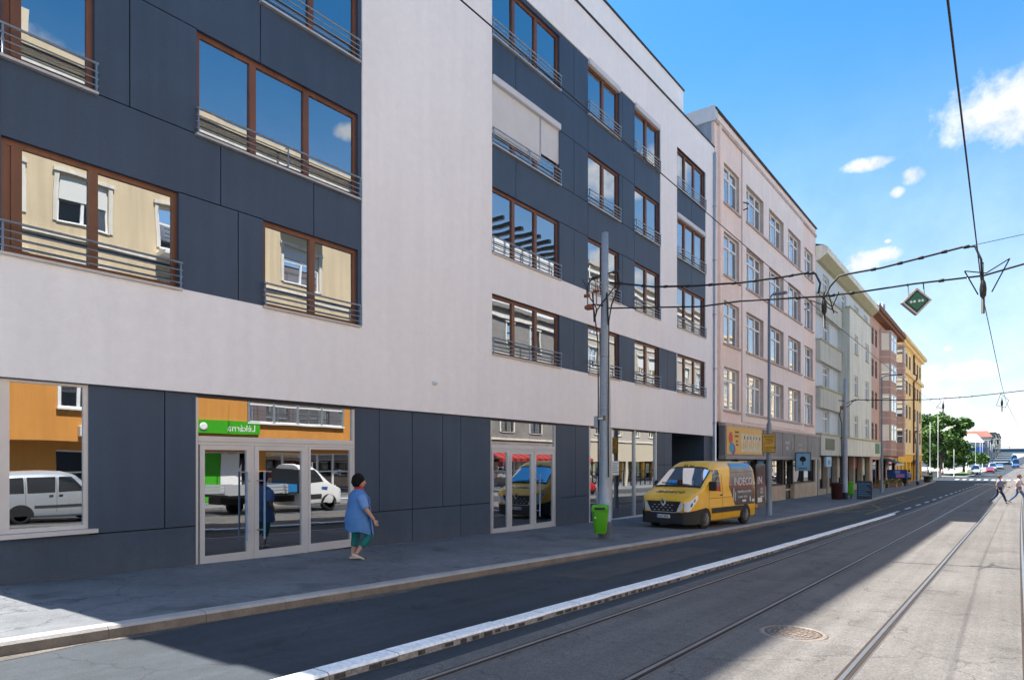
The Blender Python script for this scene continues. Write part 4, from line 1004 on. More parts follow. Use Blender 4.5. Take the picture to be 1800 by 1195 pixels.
bC, PC_ = opposite('beige_shop_house', 'long pale house with a beige shop band across the street', 52.05, 84, 19.5, mat('warm_grey_stone', (.44, .39, .33), .9, n1=(.5, .1)),
    [(4.2, 6.0), (7.4, 9.2), (10.6, 12.4), (13.8, 15.6)], [(54 + k * 3.8, 55.6 + k * 3.8) for k in range(8)], lower=(mat('beige_band', (.52, .45, .34), .85), 3.4), zsplit=1.9,
    shop=[(52.6, 60.2, -.8, 1.7), (60.6, 68.4, -.8, 1.7), (68.8, 76, -.8, 1.7), (76.4, 83.5, -.8, 1.7)], shopfm=black)
bE, PE_ = opposite('ochre_row_house', 'long ochre house farthest along the other side of the street', 84.05, 124, 18.0, mat('warm_ochre_plaster', (.74, .58, .36), .9, n1=(.5, .1)),
    [(4.2, 6.0), (7.4, 9.2), (10.6, 12.4), (13.8, 15.6)], [(86 + k * 3.9, 87.6 + k * 3.9) for k in range(10)], zsplit=1.9, shop=[(86, 94, -1, 1.7), (96, 104, -1, 1.7), (106, 114, -1, 1.7), (115, 122, -1, 1.7)])
bD, PD_ = opposite('white_flat_block', 'white house across the street behind the photographer', -24, 4.45, 17.0, mat('offwhite_plaster', (.66, .63, .58), .9, n1=(.4, .08)),
    [(4.2, 6.0), (7.4, 9.2), (10.6, 12.4), (13.8, 15.6)], [(-22 + k * 4.2, -20 + k * 4.2) for k in range(6)], zsplit=2.5, shop=[(-20, -12, 0, 2.2), (-9, 2, 0, 2.2)])

# ------------------------------------------------------------------ vehicles
def paint(name, c, metal=.0): return mat(name, c, .32, metal=metal, spec=.5, coat=.6, n1=(1.5, .05))
headm = mat('headlamp', (.78, .86, .95), .12, metal=.3, spec=.8)
redlamp = mat('tail_lamp', (.40, .02, .02), .25)
platem = mat('number_plate_white', (.70, .70, .68), .5)
rimm = mat('alloy_rim', (.58, .59, .61), .4, metal=.25)
plastic = mat('black_plastic', (.028, .028, .031), .65)
class Veh:
    def __init__(s, name, label, cat, L, hwt, top, belt, zb, body, tum=.12, n=4.5, wheels=(), wr=.34, track=.8, scale=.9, group=None, ztop=None):
        s.L = L; s.hwt = hwt; s.topt = top; s.belt = belt; s.zb = zb; s.tum = tum; s.n = n; s.zmax = ztop or max(z for _, z in top)
        s.root = thing(name, label, cat, group=group); s.root.scale = (scale,) * 3
        mb = MB(); S_ = sorted({a for a, _ in hwt} | {a for a, _ in top} | {L * k / 14 for k in range(15)}); b = 0
        rings = []
        for a in S_:
            zt = s.top(a); zm = s.zm(a); pts = []
            for sg in (1, -1):
                P = [(s.X(a, zb + .02) * .96, zb), (s.X(a, zb + .1), zb + .08), (s.X(a, zm * .6), zm * .6), (s.X(a, zm), zm)]
                for k in range(1, 9):
                    ph = pi / 2 * k / 8; z = zm + (zt - zm) * sin(ph) ** (2 / n); x = s.hw(a) * s.tu(z) * max(0, cos(ph)) ** (2 / n); P.append((x, z))
                if sg == 1: pts = P
                else: pts = pts + [(-x, z) for x, z in reversed(P[:-1])]
            rings.append([(x, L / 2 - a, z) for x, z in pts])
        nn = len(rings[0]); k = mb.mi(body)
        for r in rings: mb.v += r
        for i in range(len(rings) - 1):
            for j in range(nn): mb.f.append((i*nn+j, i*nn+(j+1)%nn, (i+1)*nn+(j+1)%nn, (i+1)*nn+j)); mb.m.append(k); mb.sm.append(True)
        for i in (0, len(rings) - 1): mb.f.append(tuple(i*nn+j for j in range(nn))); mb.m.append(k); mb.sm.append(False)
        s.body = mb.build('body', s.root)
        # wheels
        mb = MB()
        for a in wheels:
            for sg in (1, -1):
                pts = []
                for q in range(17):
                    an = pi * q / 16; sa = a - (wr + .07) * cos(an); z = max(zb, wr * .95 + (wr + .06) * sin(an)); pts.append((sg * (s.X(sa, min(z, s.zm(sa))) + .004), L/2 - sa, z))
                pts += [(sg * (s.X(a + wr, zb) + .004), L/2 - a - wr - .06, zb), (sg * (s.X(a - wr, zb) + .004), L/2 - a + wr + .06, zb)]
                mb.poly(pts, black)
        if wheels: mb.build('wheel_arch', s.root)
        for a in wheels:
            for sg in (1, -1):
                w = thing_part('wheel', s.root, (sg * track, L / 2 - a, wr))
                mb = MB(); wd = .1
                mb.lathe([(wr*.62, -wd), (wr*.9, -wd), (wr, -wd*.6), (wr, wd*.6), (wr*.9, wd), (wr*.62, wd)], rubber, 20, axis='x'); mb.build('tyre', w)
                mb = MB(); mb.lathe([(wr*.64, -wd*.9), (wr*.64, wd*.55), (wr*.6, wd*.9), (wr*.64, wd)], rimm, 20, axis='x', T=lambda x, y, z: (sg * x, y, z))
                mb.lathe([(0, wd*.35), (wr*.62, wd*.3)], black, 20, axis='x', T=lambda x, y, z: (sg * x, y, z)); mb.lathe([(0, wd*.98), (wr*.16, wd*.95), (wr*.18, wd*.4)], rimm, 12, axis='x', T=lambda x, y, z: (sg * x, y, z))
                for k2 in range(6):
                    an = k2 * pi / 3; c, d = cos(an), sin(an)
                    mb.box(wd*.5, wd*.85, .1*wr, .62*wr, -.11*wr, .11*wr, rimm, T=lambda x, y, z: (sg * x, y*c - z*d, y*d + z*c))
                mb.build('rim', w)
    def hw(s, a): return lerp_tab(s.hwt, a)
    def top(s, a): return lerp_tab(s.topt, a)
    def zm(s, a): return min(s.belt, s.top(a) - .1)
    def tu(s, z): return 1 - s.tum * max(0, (z - s.belt) / (s.zmax - s.belt))
    def X(s, a, z):
        zm, zt = s.zm(a), s.top(a); h = s.hw(a)
        if z <= zm: return h * (1 - .06 * max(0, (zm * .55 - z) / zm))
        t = min(.9999, (z - zm) / (zt - zm)); return h * s.tu(z) * (1 - t ** s.n) ** (1 / s.n)
    def side(s, name, quads, m, off=.006, sides=(1, -1), par=None, n=6):
        """patches lying on the flank: each quad = 4 (s,z) corners"""
        out = []
        for sg in sides:
            for q in quads:
                mb = MB()
                def fn(u, v):
                    a = (q[0][0]*(1-u)+q[1][0]*u)*(1-v)+(q[3][0]*(1-u)+q[2][0]*u)*v; z = (q[0][1]*(1-u)+q[1][1]*u)*(1-v)+(q[3][1]*(1-u)+q[2][1]*u)*v
                    return (sg * (s.X(a, z) + off), s.L/2 - a, z)
                mb.grid(fn, [i / n for i in range(n + 1)], [i / n for i in range(n + 1)], m)
                out.append(mb.build(name, par or s.root))
        return out
    def topP(s, q, a, off=.008):
        h = s.hw(a); zt, zm = s.top(a), s.zm(a); x = q * h * s.tu(zt)
        z = zm + (zt - zm) * max(0, 1 - min(1, abs(x) / (h * s.tu(zt))) ** s.n) ** (1 / s.n)
        return (x, s.L/2 - a + off, z + off)
    def over(s, name, q0, q1, a0, a1, m, off=.01, par=None, q0b=None):
        mb = MB(); q0b = q0 if q0b is None else q0b
        mb.grid(lambda u, v: s.topP((-(q0 + (q0b - q0) * v)) + 2 * (q0 + (q0b - q0) * v) * u, a0 + (a1 - a0) * v, off), [i / 10 for i in range(11)], [i / 8 for i in range(9)], m)
        return mb.build(name, par or s.root)
    def front(s, name, polys, m, off=.01, rear=False, par=None):
        y = -s.L/2 - off if rear else s.L/2 + off
        for p in polys: mb = MB(); mb.poly([(x, y, z) for x, z in p], m); mb.build(name, par or s.root)
    def place(s, x, y, rz, dz=0): s.root.location = (x, y, zr(y) + dz); s.root.rotation_euler = (0, 0, rz); return s
def thing_part(name, par, loc):
    o = bpy.data.objects.new(name, None); COL.objects.link(o); o.parent = par; o.location = loc; o.empty_display_size = .1; return o

def yellow_van():
    yv = paint('van_yellow', (.88, .49, .014)); dk = mat('van_wrap_dark', (.045, .04, .046), .35, coat=.5, n1=(2.2, .5)); gy = mat('van_wrap_grey', (.17, .155, .15), .4, coat=.4, n1=(1.6, .45)); bl = mat('van_wrap_blue', (.03, .22, .46), .4, coat=.4)
    L = 4.92
    v = Veh('delivery_van', 'yellow delivery van with a dark lettered rear half parked on the pavement', 'van', L,
            [(0, .74), (.06, .84), (.18, .92), (.42, .985), (.85, 1.02), (L - .15, 1.02), (L, .97)],
            [(0, .98), (.04, 1.04), (.25, 1.18), (.82, 1.38), (1.15, 1.66), (1.66, 2.06), (1.9, 2.22), (2.15, 2.31), (2.6, 2.33), (L - .3, 2.31), (L - .04, 2.26), (L, 2.2)], 1.25, .24, yv, tum=.10, n=5, wheels=(.98, 3.98), wr=.345, track=.93, scale=.885)
    v.side('door_window', [[(1.30, 1.30), (2.08, 1.26), (2.05, 2.02), (1.74, 2.0)]], carglass)
    v.side('crease_shade', [[(1.3, 1.02), (4.9, 1.06), (4.9, 1.085), (1.3, 1.045)]], mat('van_crease_shade', (.50, .23, .008), .4))  # flat strip, the shade of a crease put into a darker yellow
    v.side('door_seam', [[(2.2, .4), (2.215, .4), (2.215, 2.1), (2.2, 2.1)], [(1.22, .6), (1.235, .6), (1.25, 1.33), (1.235, 1.33)], [(3.45, .45), (3.462, .45), (3.462, 2.15), (3.45, 2.15)]], plastic, .004)
    v.side('door_handle', [[(1.98, 1.10), (2.14, 1.11), (2.14, 1.16), (1.98, 1.15)]], plastic, .03)
    v.side('rubbing_strip', [[(1.42, .52), (3.75, .52), (3.75, .70), (1.42, .70)]], plastic, .02)
    v.side('wrap', [[(3.15, .72), (L - .06, .72), (L - .06, 1.38), (2.72, 1.38)]], dk, .007, n=10)
    v.side('upper_wrap', [[(2.72, 1.38), (L - .06, 1.38), (L - .06, 2.22), (3.0, 2.22)]], gy, .007, n=10)
    v.side('blue_wrap', [[(3.1, 2.06), (L - .25, 2.06), (L - .25, 2.25), (3.1, 2.25)]], bl, .012, n=8)
    v.side('wrap_lines', [[(2.9, 1.9), (L - .2, 1.92), (L - .2, 1.945), (2.9, 1.925)], [(2.75, 1.36), (L - .1, 1.36), (L - .1, 1.43), (2.7, 1.43)], [(4.75, .75), (4.85, .75), (4.85, 1.34), (4.75, 1.34)]], dk, .013)
    wm = mat('lettering_white', (.66, .63, .66), .5)
    text('INDECO', .40, (-1.045, L/2 - 3.0, 1.44), (0, -1, 0), UP, wm, 'lettering', v.root, sx=.98)
    text('interiéry na míru', .16, (-1.045, L/2 - 3.3, 1.16), (0, -1, 0), UP, wm, 'lettering', v.root)
    text('kuchyně  skříně', .11, (-1.045, L/2 - 3.35, .98), (0, -1, 0), UP, wm, 'lettering', v.root)
    mb = MB()
    for (a, w, z0, z1) in ((3.0, .05, .9, 1.35), (3.14, .03, .85, 1.2), (4.3, .09, .82, 1.0), (4.5, .2, .8, .9), (3.7, .3, .82, .9)): mb.box(-1.036, -1.030, L/2 - a - w, L/2 - a, z0, z1, wm)
    mb.build('graphic', v.root)
    # front: windscreen, bonnet lettering, grille, lamps, bumper, plate
    v.over('windscreen_seal', .90, .5, .86, 1.74, plastic, .008, q0b=.88); v.over('windscreen', .86, .5, .93, 1.66, carglass, .014, q0b=.84)
    mb = MB()
    for (u0, u1, a0, a1) in ((-.5, .15, .93, 1.0), (.0, .7, .95, 1.02)):
        p = [v.topP(u0 + (u1 - u0) * i / 6, a0 + (a1 - a0) * i / 6, .03) for i in range(7)]; mb.tube(p, .012, plastic, 5)
    mb.build('wiper', v.root)
    text('/INDECO', .25, (.52, L/2 - .36, 1.236), (-1, 0, 0), (0, -.944, .331), black, 'lettering', v.root, sx=1.05)
    text('25 let', .19, (.26, L/2 - 1.70, 2.112), (-1, 0, 0), (0, -.83, .555), black, 'lettering', v.root)
    v.front('grille', [[(-.66, .965), (.66, .965), (.48, .60), (-.48, .60)]], plastic, .012)
    mb = MB()
    for r in range(3):
        for c in range(-2, 3):
            x = c * .17 + (.08 if r % 2 else 0); z = .66 + r * .085
            mb.box(x - .03, x + .03, L/2 + .013, L/2 + .026, z, z + .02, rimm)
    mb.box(-.50, .50, L/2 + .013, L/2 + .03, .585, .605, rimm); mb.build('grille_trim', v.root)
    mb = MB()
    for (p, q) in (((0, .12), (.085, 0)), ((.085, 0), (0, -.12)), ((0, -.12), (-.085, 0)), ((-.085, 0), (0, .12))):
        mb.tube([(p[0], L/2 + .035, .93 + p[1]), (q[0], L/2 + .035, .93 + q[1])], .026, rimm, 6)
    mb.build('badge', v.root)
    v.side('headlight', [[(.012, .66), (.10, .62), (.52, 1.06), (.50, 1.21)], [(.012, .66), (.50, 1.21), (.3, 1.08), (.012, .92)]], headm, .018)
    v.side('headlight_lens', [[(.15, .79), (.22, .79), (.26, .91), (.19, .92)], [(.29, .94), (.35, .95), (.38, 1.05), (.33, 1.05)]], mat('lamp_lens_dark', (.05, .09, .14), .1), .026, n=3)
    v.front('headlight_front', [[(-.735, .96), (-.68, .94), (-.52, .67), (-.53, .62), (-.62, .63), (-.735, .74)], [(.735, .96), (.68, .94), (.52, .67), (.53, .62), (.62, .63), (.735, .74)]], headm, .016)
    mb = MB()
    for sg in (1, -1):
        mb.grid(lambda u, w: (sg * (v.X(.9 * u, .3) + .035), L/2 - .9 * u + .03 * (1 - u), .2 + .42 * w + .1 * u * w), [i / 10 for i in range(11)], [0, .5, 1], plastic)
    mb.box(-.775, .775, L/2 - .3, L/2 + .032, .2, .60, plastic, bev=.03)
    mb.build('bumper', v.root)
    mb = MB(); mb.box(-.27, .27, L/2 + .034, L/2 + .045, .40, .515, platem); mb.box(.21, .27, L/2 + .0451, L/2 + .046, .40, .515, mat('plate_blue', (.01, .06, .36), .5)); pl = mb.build('number_plate', v.root)
    text('5AH 3896', .1, (.19, L/2 + .046, .422), (-1, 0, 0), UP, black, 'lettering', v.root, sx=.95)
    for sg in (1, -1):
        mb = MB(); mb.box(sg * 1.04, sg * 1.2, L/2 - 1.36, L/2 - 1.26, 1.30, 1.62, plastic, bev=.04); mb.box(sg * 1.0, sg * 1.06, L/2 - 1.36, L/2 - 1.28, 1.34, 1.42, plastic); mb.build('wing_mirror', v.root)
    # rear door standing open, its lettered outer face turned to the street
    mb = MB(); mb.box(-.99, -.93, -L/2 - .86, -L/2 - .06, .5, 2.2, dk, bev=.05); d = mb.build('rear_door', v.root); d['label'] = 'open dark rear door with white lettering'
    mb = MB(); mb.box(-1.0, -.99, -L/2 - .8, -L/2 - .12, 1.5, 2.08, mat('door_window_dark', (.05, .05, .055), .2)); mb.box(-1.0, -.991, -L/2 - .52, -L/2 - .15, .74, .92, platem); mb.build('panel', d)
    text('IN', .42, (-1.0, -L/2 - .1, 1.44), (0, -1, 0), UP, wm, 'lettering', d)
    for k, t in enumerate(('800', '000', 'www')): text(t, .14, (-1.0, -L/2 - .36, 1.2 - .14 * k), (0, -1, 0), UP, wm, 'lettering', d)
    mb = MB(); mb.box(-.95, .95, -L/2 - .02, -L/2 + .05, .34, .52, plastic); mb.box(-1.03, -.9, -L/2 - .03, -L/2 + .1, .55, .68, mat('amber', (.6, .28, .01), .4)); mb.build('rear_bumper', v.root)
    v.place(-8.06, 21.0, R(180 - 8), .115)
yellow_van()

def hatch(label, color, x, y, rz, group='cars across the street and down the road', kind='car', H=1.47, L=4.2, scale=.9, dz=0):
    k = H / 1.47; name = 'parked_car'
    v = Veh(name, label, 'car', L, [(0, .55), (.08, .7), (.3, .8), (.8, .86), (L - .7, .86), (L - .15, .8), (L, .68)],
            [(0, .62), (.1, .72), (.6, .84), (1.05, .95), (1.75, 1.38*k), (2.2, 1.46*k), (2.9, 1.45*k), (L - .45, 1.25*k), (L - .12, .95), (L, .82)], .88, .2, color, tum=.22, n=4, wheels=(.8, L - .85), wr=.31, track=.74, scale=scale, group=group)
    v.side('side_window', [[(1.35, .93), (2.3, .92), (2.25, 1.33*k), (1.9, 1.33*k)], [(2.36, .92), (3.1, .94), (3.05, 1.30*k), (2.32, 1.33*k)], [(3.16, .95), (L - .55, 1.02), (L - .75, 1.2*k), (3.12, 1.28*k)]], carglass)
    v.over('windscreen', .84, .84, 1.1, 1.78, carglass); v.over('rear_window', .8, .8, L - .52, L - .16, carglass)
    v.side('headlight', [[(.05, .56), (.45, .6), (.4, .74), (.05, .68)]], headm, .008)
    v.side('tail_light', [[(L - .3, .75), (L - .02, .72), (L - .02, .95), (L - .28, 1.0)]], redlamp, .01)
    v.front('front_bumper', [[(-.55, .2), (.55, .2), (.55, .45), (-.55, .45)]], plastic); v.front('number_plate', [[(-.26, .5), (.26, .5), (.26, .61), (-.26, .61)]], platem, .012, rear=True)
    v.side('sill_trim', [[(.9, .3), (L - .9, .3), (L - .9, .37), (.9, .37)]], plastic, .006)
    v.place(x, y, rz, dz); return v
silver = paint('silver_paint', (.42, .45, .48), .4); redp = paint('red_paint', (.50, .012, .012)); whitev = paint('white_paint', (.74, .74, .73)); bluep = paint('blue_paint', (.03, .10, .30)); darkp = paint('dark_paint', (.03, .032, .04))

def minivan(label, color, x, y, rz, L=4.1, H=1.82, name='parked_van', group=None, scale=.9, cargo=False):
    v = Veh(name, label, 'van', L, [(0, .58), (.08, .72), (.3, .82), (.8, .87), (L - .1, .87), (L, .82)],
            [(0, .72), (.1, .84), (.55, 1.0), (.95, 1.1), (1.55, H * .92), (1.95, H * .985), (2.5, H), (L - .3, H * .985), (L - .05, H * .93), (L, H * .85)], 1.0, .22, color, tum=.14, n=4.5, wheels=(.8, L - .75), wr=.32, track=.76, scale=scale, group=group)
    q = [[(1.3, 1.08), (2.15, 1.06), (2.12, H*.87), (1.72, H*.87)]]
    if not cargo: q += [[(2.25, 1.06), (3.05, 1.06), (3.05, H*.87), (2.22, H*.87)], [(3.15, 1.06), (L - .25, 1.06), (L - .32, H*.86), (3.15, H*.87)]]
    v.side('side_window', q, carglass); v.over('windscreen', .85, .85, 1.0, 1.6, carglass)
    v.side('rubbing_strip', [[(1.2, .56), (L - 1.15, .56), (L - 1.15, .64), (1.2, .64)]], plastic, .015)
    v.side('door_seam', [[(2.19, .4), (2.2, .4), (2.2, H*.88), (2.19, H*.88)], [(3.1, .4), (3.11, .4), (3.11, H*.88), (3.1, H*.88)]], plastic, .004)
    v.side('door_handle', [[(2.02, .93), (2.14, .93), (2.14, .98), (2.02, .98)], [(2.3, .93), (2.42, .93), (2.42, .98), (2.3, .98)]], plastic, .02)
    v.side('headlight', [[(.05, .62), (.42, .68), (.38, .9), (.05, .82)]], headm, .01); v.front('front_bumper', [[(-.57, .22), (.57, .22), (.57, .6), (-.57, .6)]], plastic)
    v.front('number_plate', [[(-.26, .4), (.26, .4), (.26, .51), (-.26, .51)]], platem, .016)
    v.side('tail_light', [[(L - .12, .8), (L - .01, .8), (L - .02, 1.2), (L - .13, 1.2)]], redlamp, .01)
    v.place(x, y, rz); return v
minivan('silver passenger van across the street, mirrored in the leftmost shop window', silver, 2.35, 8.35, 0, L=4.0)

def flatbed():
    L = 6.0
    v = Veh('flatbed_truck', 'white flatbed truck across the street, mirrored in the wide glass entrance', 'truck', 2.5, [(0, .7), (.08, .84), (.3, .95), (.8, 1.0), (2.5, 1.0)],
            [(0, .95), (.1, 1.05), (.55, 1.22), (.8, 1.34), (1.35, 2.0), (1.7, 2.2), (2.3, 2.24), (2.5, 2.2)], 1.25, .3, whitev, tum=.1, n=4.5, wheels=(.85,), wr=.36, track=.88, scale=.9)
    v.side('door_window', [[(1.15, 1.36), (2.0, 1.32), (1.98, 1.98), (1.55, 1.98)]], carglass); v.over('windscreen', .85, .85, .85, 1.4, carglass)
    v.side('lower_trim', [[(1.25, .55), (2.45, .55), (2.45, .78), (1.25, .78)]], plastic, .01); v.side('blue_sticker', [[(.95, .95), (1.25, 1.0), (1.25, 1.12), (.9, 1.1)]], bluep, .01)
    bed = mat('bed_grey', (.45, .46, .48), .5, metal=.3)
    mb = MB(); mb.box(-.98, .98, -4.9, -1.5, .82, .92, plastic); mb.box(-.5, .5, -4.8, 0, .5, .8, black); mb.build('chassis', v.root)
    for sg in (1, -1):
        mb = MB()
        for k in range(3): mb.box(sg * .98, sg * 1.02, -4.9, -1.95, .92 + k * .14, 1.04 + k * .14, bed)
        mb.build('drop_side', v.root)
    mb = MB(); mb.box(-.9, .9, -1.9, -1.4, .95, 1.3, mat('tarp_blue', (.02, .18, .42), .6)); mb.box(-1, 1, -1.38, -1.3, .9, 2.0, mat('headboard_dark', (.05, .05, .05), .7)); mb.build('load', v.root)
    for sg in (1, -1):
        w = thing_part('wheel', v.root, (sg * .85, -3.45, .36)); mb = MB(); mb.lathe([(.22, -.15), (.33, -.15), (.36, -.1), (.36, .1), (.33, .15), (.22, .15)], rubber, 20, axis='x'); mb.build('tyre', w)
        mb = MB(); mb.lathe([(.23, .1), (.2, .06), (.08, .12), (0, .12)], rimm, 18, axis='x', T=lambda x, y, z: (sg * x, y, z)); mb.build('rim', w)
    v.place(2.35, 18.1, 0); return v
flatbed()
hatch('silver car parked across the street, mirrored in the narrower entrance', silver, 2.6, 36.6, 0)
hatch('red car parked across the street, mirrored in the narrower entrance', redp, 3.4, 42.4, 0, H=1.6)
hatch('white car across the street, mirrored in the shop glass beside the van', whitev, 2.6, 62.5, 0, H=1.6)
hatch('white estate car across the street, mirrored in the glass below the sign band', whitev, 2.8, 83.0, pi, H=1.62, L=4.5)
hatch('dark blue car across the street, mirrored in the pink house shop glass', darkp, 3.2, 95.5, 0)

# ------------------------------------------------------------------ people
skin = mat('skin', (.52, .29, .20), .55); hairm = mat('hair_dark', (.008, .006, .006), .8, spec=.2, n1=(30, .4), bump=(60, .8)); shoem = mat('shoe_pale', (.58, .48, .40), .6); soledark = mat('shoe_sole', (.05, .045, .04), .8)
def skinned(name, joints, edges, m, root=0, sub=2, extra=None, parent=None):
    """joints: (x,y,z,r) or (x,y,z,rx,ry); grows one continuous surface over them; extra(mb) adds welded pieces such as head and fingers"""
    me = bpy.data.meshes.new('tmp'); me.from_pydata([j[:3] for j in joints], edges, []); o = bpy.data.objects.new('tmp', me); COL.objects.link(o)
    md = o.modifiers.new('s', 'SKIN'); md.use_smooth_shade = True
    for i, j in enumerate(joints):
        sv = me.skin_vertices[0].data[i]; sv.radius = (j[3], j[4] if len(j) > 4 else j[3]); sv.use_root = (i == root)
    o.modifiers.new('b', 'SUBSURF').levels = sub; o.modifiers['b'].render_levels = sub
    bpy.context.view_layer.update()
    ev = bpy.data.meshes.new_from_object(o.evaluated_get(bpy.context.evaluated_depsgraph_get())); bpy.data.objects.remove(o)
    mb = MB(); mb.mi(m)
    mb.v = [tuple(v.co) for v in ev.vertices]; mb.f = [tuple(p.vertices) for p in ev.polygons]; mb.m = [0] * len(mb.f); mb.sm = [True] * len(mb.f)
    if extra: extra(mb)
    return mb.build(name, parent)
def head_geo(mb, c, r, fwd, m, tilt=0):
    """head with brow, eye sockets, nose, mouth, chin and ears; c centre, r half-height, fwd unit xy direction"""
    f = Vector((fwd[0], fwd[1], 0)).normalized(); l = Vector((-f.y, f.x, 0))
    nu, nv = 24, 18; b = len(mb.v); k = mb.mi(m)
    for j in range(nv + 1):
        th = pi * j / nv; z = cos(th)
        for i in range(nu):
            ph = 2 * pi * i / nu; x = sin(th) * cos(ph); y = sin(th) * sin(ph)
            w = .74 - (.16 * max(0, -z)); d = .86 - .06 * max(0, -z)
            px, py, pz = x * d, y * w, z
            if x > 0:
                g = lambda a, z0, sa, sz: math.exp(-(y / sa) ** 2 - ((z - z0) / sz) ** 2)
                px += .26 * g(0, -.10, .11, .15) + .07 * g(0, -.45, .2, .08) + .10 * g(0, -.72, .22, .14) + .05 * g(0, .22, .5, .1)
                for s in (1, -1): px -= .09 * math.exp(-((y - s * .32) / .13) ** 2 - ((z - .02) / .1) ** 2)
                px -= .04 * g(0, -.33, .2, .05)
            for s in (1, -1): py += s * .13 * math.exp(-((x + .02) / .12) ** 2 - ((z + .05) / .18) ** 2) * (1 if y * s > .6 else 0)
            q = Vector(c) + (f * px + l * py + Vector((0, 0, 1)) * pz) * r
            mb.v.append(tuple(q))
    for j in range(nv):
        for i in range(nu): mb.f.append((b+j*nu+i, b+j*nu+(i+1)%nu, b+(j+1)*nu+(i+1)%nu, b+(j+1)*nu+i)); mb.m.append(k); mb.sm.append(True)
    for s in (1, -1):
        for (mm, rr, o) in ((mat('eye_white', (.7, .68, .64), .3), .085, .70), (mat('iris_dark', (.03, .02, .015), .3), .045, .755)):
            e = Vector(c) + (f * o + l * (s * .30) + Vector((0, 0, .02))) * r
            mb.lathe([(0, -rr*r), (rr*r*.8, -rr*r*.6), (rr*r, 0), (rr*r*.8, rr*r*.6), (0, rr*r)], mm, 8, T=lambda x, y, z, e=e: (e.x + x, e.y + y, e.z + z))
    mo = Vector(c) + (f * .80 + Vector((0, 0, -.45))) * r
    mb.tube([mo - l * .2 * r, mo + f * .05 * r, mo + l * .2 * r], .035 * r, mat('lip', (.42, .12, .11), .5), 5)
def hair_geo(mb, c, r, fwd, m, length=.2):
    f = Vector((fwd[0], fwd[1], 0)).normalized(); l = Vector((-f.y, f.x, 0)); rnd = random.Random(3)
    nu, nv = 28, 14; b = len(mb.v); k = mb.mi(m)
    for j in range(nv + 1):
        for i in range(nu):
            ph = 2 * pi * i / nu; front = max(0, cos(ph)); lim = pi * (.63 + length * .5 - .30 * front ** .7 )
            th = lim * j / nv; x = sin(th) * cos(ph) * .98; y = sin(th) * sin(ph) * .90; z = cos(th) * 1.12
            q = Vector(c) + (f * (x - .04) + l * y + Vector((0, 0, z))) * r * (1.04 + rnd.uniform(-.035, .045))
            mb.v.append(tuple(q))
    for j in range(nv):
        for i in range(nu): mb.f.append((b+j*nu+i, b+j*nu+(i+1)%nu, b+(j+1)*nu+(i+1)%nu, b+(j+1)*nu+i)); mb.m.append(k); mb.sm.append(True)
def hand_geo(mb, wrist, direc, side, s, m):
    """palm, four unequal curled fingers and a thumb; direc = along the hand, side = towards the thumb"""
    d = Vector(direc).normalized(); t = Vector(side); t = (t - d * t.dot(d)).normalized(); n = d.cross(t); w = Vector(wrist)
    pal = [(0, .020, .013), (.03, .034, .015), (.07, .042, .015), (.09, .040, .012)]
    b = len(mb.v); k = mb.mi(m)
    for (h, a, c) in pal:
        for i in range(10):
            an = 2 * pi * i / 10; q = w + (d * h + t * (a * cos(an)) + n * (c * sin(an))) * s; mb.v.append(tuple(q))
    for j in range(3):
        for i in range(10): mb.f.append((b+j*10+i, b+j*10+(i+1)%10, b+(j+1)*10+(i+1)%10, b+(j+1)*10+i)); mb.m.append(k); mb.sm.append(True)
    mb.f.append(tuple(b + 30 + i for i in range(10))); mb.m.append(k); mb.sm.append(True)
    for q, (off, ln, cu) in enumerate(((.030, .068, .25), (.010, .076, .35), (-.011, .070, .45), (-.031, .055, .55))):
        p = w + (d * .083 + t * off) * s; pts = [p]; a = cu * .5
        for seg in (.42, .33, .25): p = p + (d * cos(a) + n * sin(a)) * ln * seg * s; pts.append(p); a += cu
        mb.tube(pts, [.0095*s, .009*s, .008*s, .006*s], m, 6)
    p = w + (d * .03 + t * .032) * s; mb.tube([p, p + (d * .025 + t * .022) * s, p + (d * .055 + t * .026 + n * .008) * s], [.012*s, .010*s, .007*s], m, 6)
def loft(mb, secs, m, n=28, close=True):
    """secs: (cx, cy, z or fn, rx, ry)"""
    b = len(mb.v); k = mb.mi(m)
    for (cx_, cy_, z, rx, ry) in secs:
        for i in range(n):
            a = 2 * pi * i / n; zz = z(a) if callable(z) else z
            mb.v.append((cx_ + rx * cos(a), cy_ + ry * sin(a), zz))
    for j in range(len(secs) - 1):
        for i in range(n): mb.f.append((b+j*n+i, b+j*n+(i+1)%n, b+(j+1)*n+(i+1)%n, b+(j+1)*n+i)); mb.m.append(k); mb.sm.append(True)
def shoe(mb, heel, toe, w, m):
    h, t = Vector(heel), Vector(toe); d = t - h; L = d.length; d.normalize(); l = Vector((-d.y, d.x, 0)).normalized(); u = l.cross(d) * -1
    if u.z < 0: u = -u
    b = len(mb.v); k = mb.mi(m); n = 12; secs = [(0, .55, .5), (.08, .8, 1.0), (.3, .85, 1.1), (.55, 1.0, .8), (.8, 1.0, .55), (.95, .7, .4), (1.0, .3, .25)]
    for (s, ww, hh) in secs:
        for i in range(n):
            a = 2 * pi * i / n; z = max(-.18, sin(a)) * hh
            mb.v.append(tuple(h + d * (s * L) + l * (cos(a) * ww * w) + u * (z * w * .95 + .18 * w)))
    for j in range(len(secs) - 1):
        for i in range(n): mb.f.append((b+j*n+i, b+j*n+(i+1)%n, b+(j+1)*n+(i+1)%n, b+(j+1)*n+i)); mb.m.append(k); mb.sm.append(True)
    for j in (0, len(secs) - 1): mb.f.append(tuple(b + j*n + i for i in range(n))); mb.m.append(k); mb.sm.append(True)

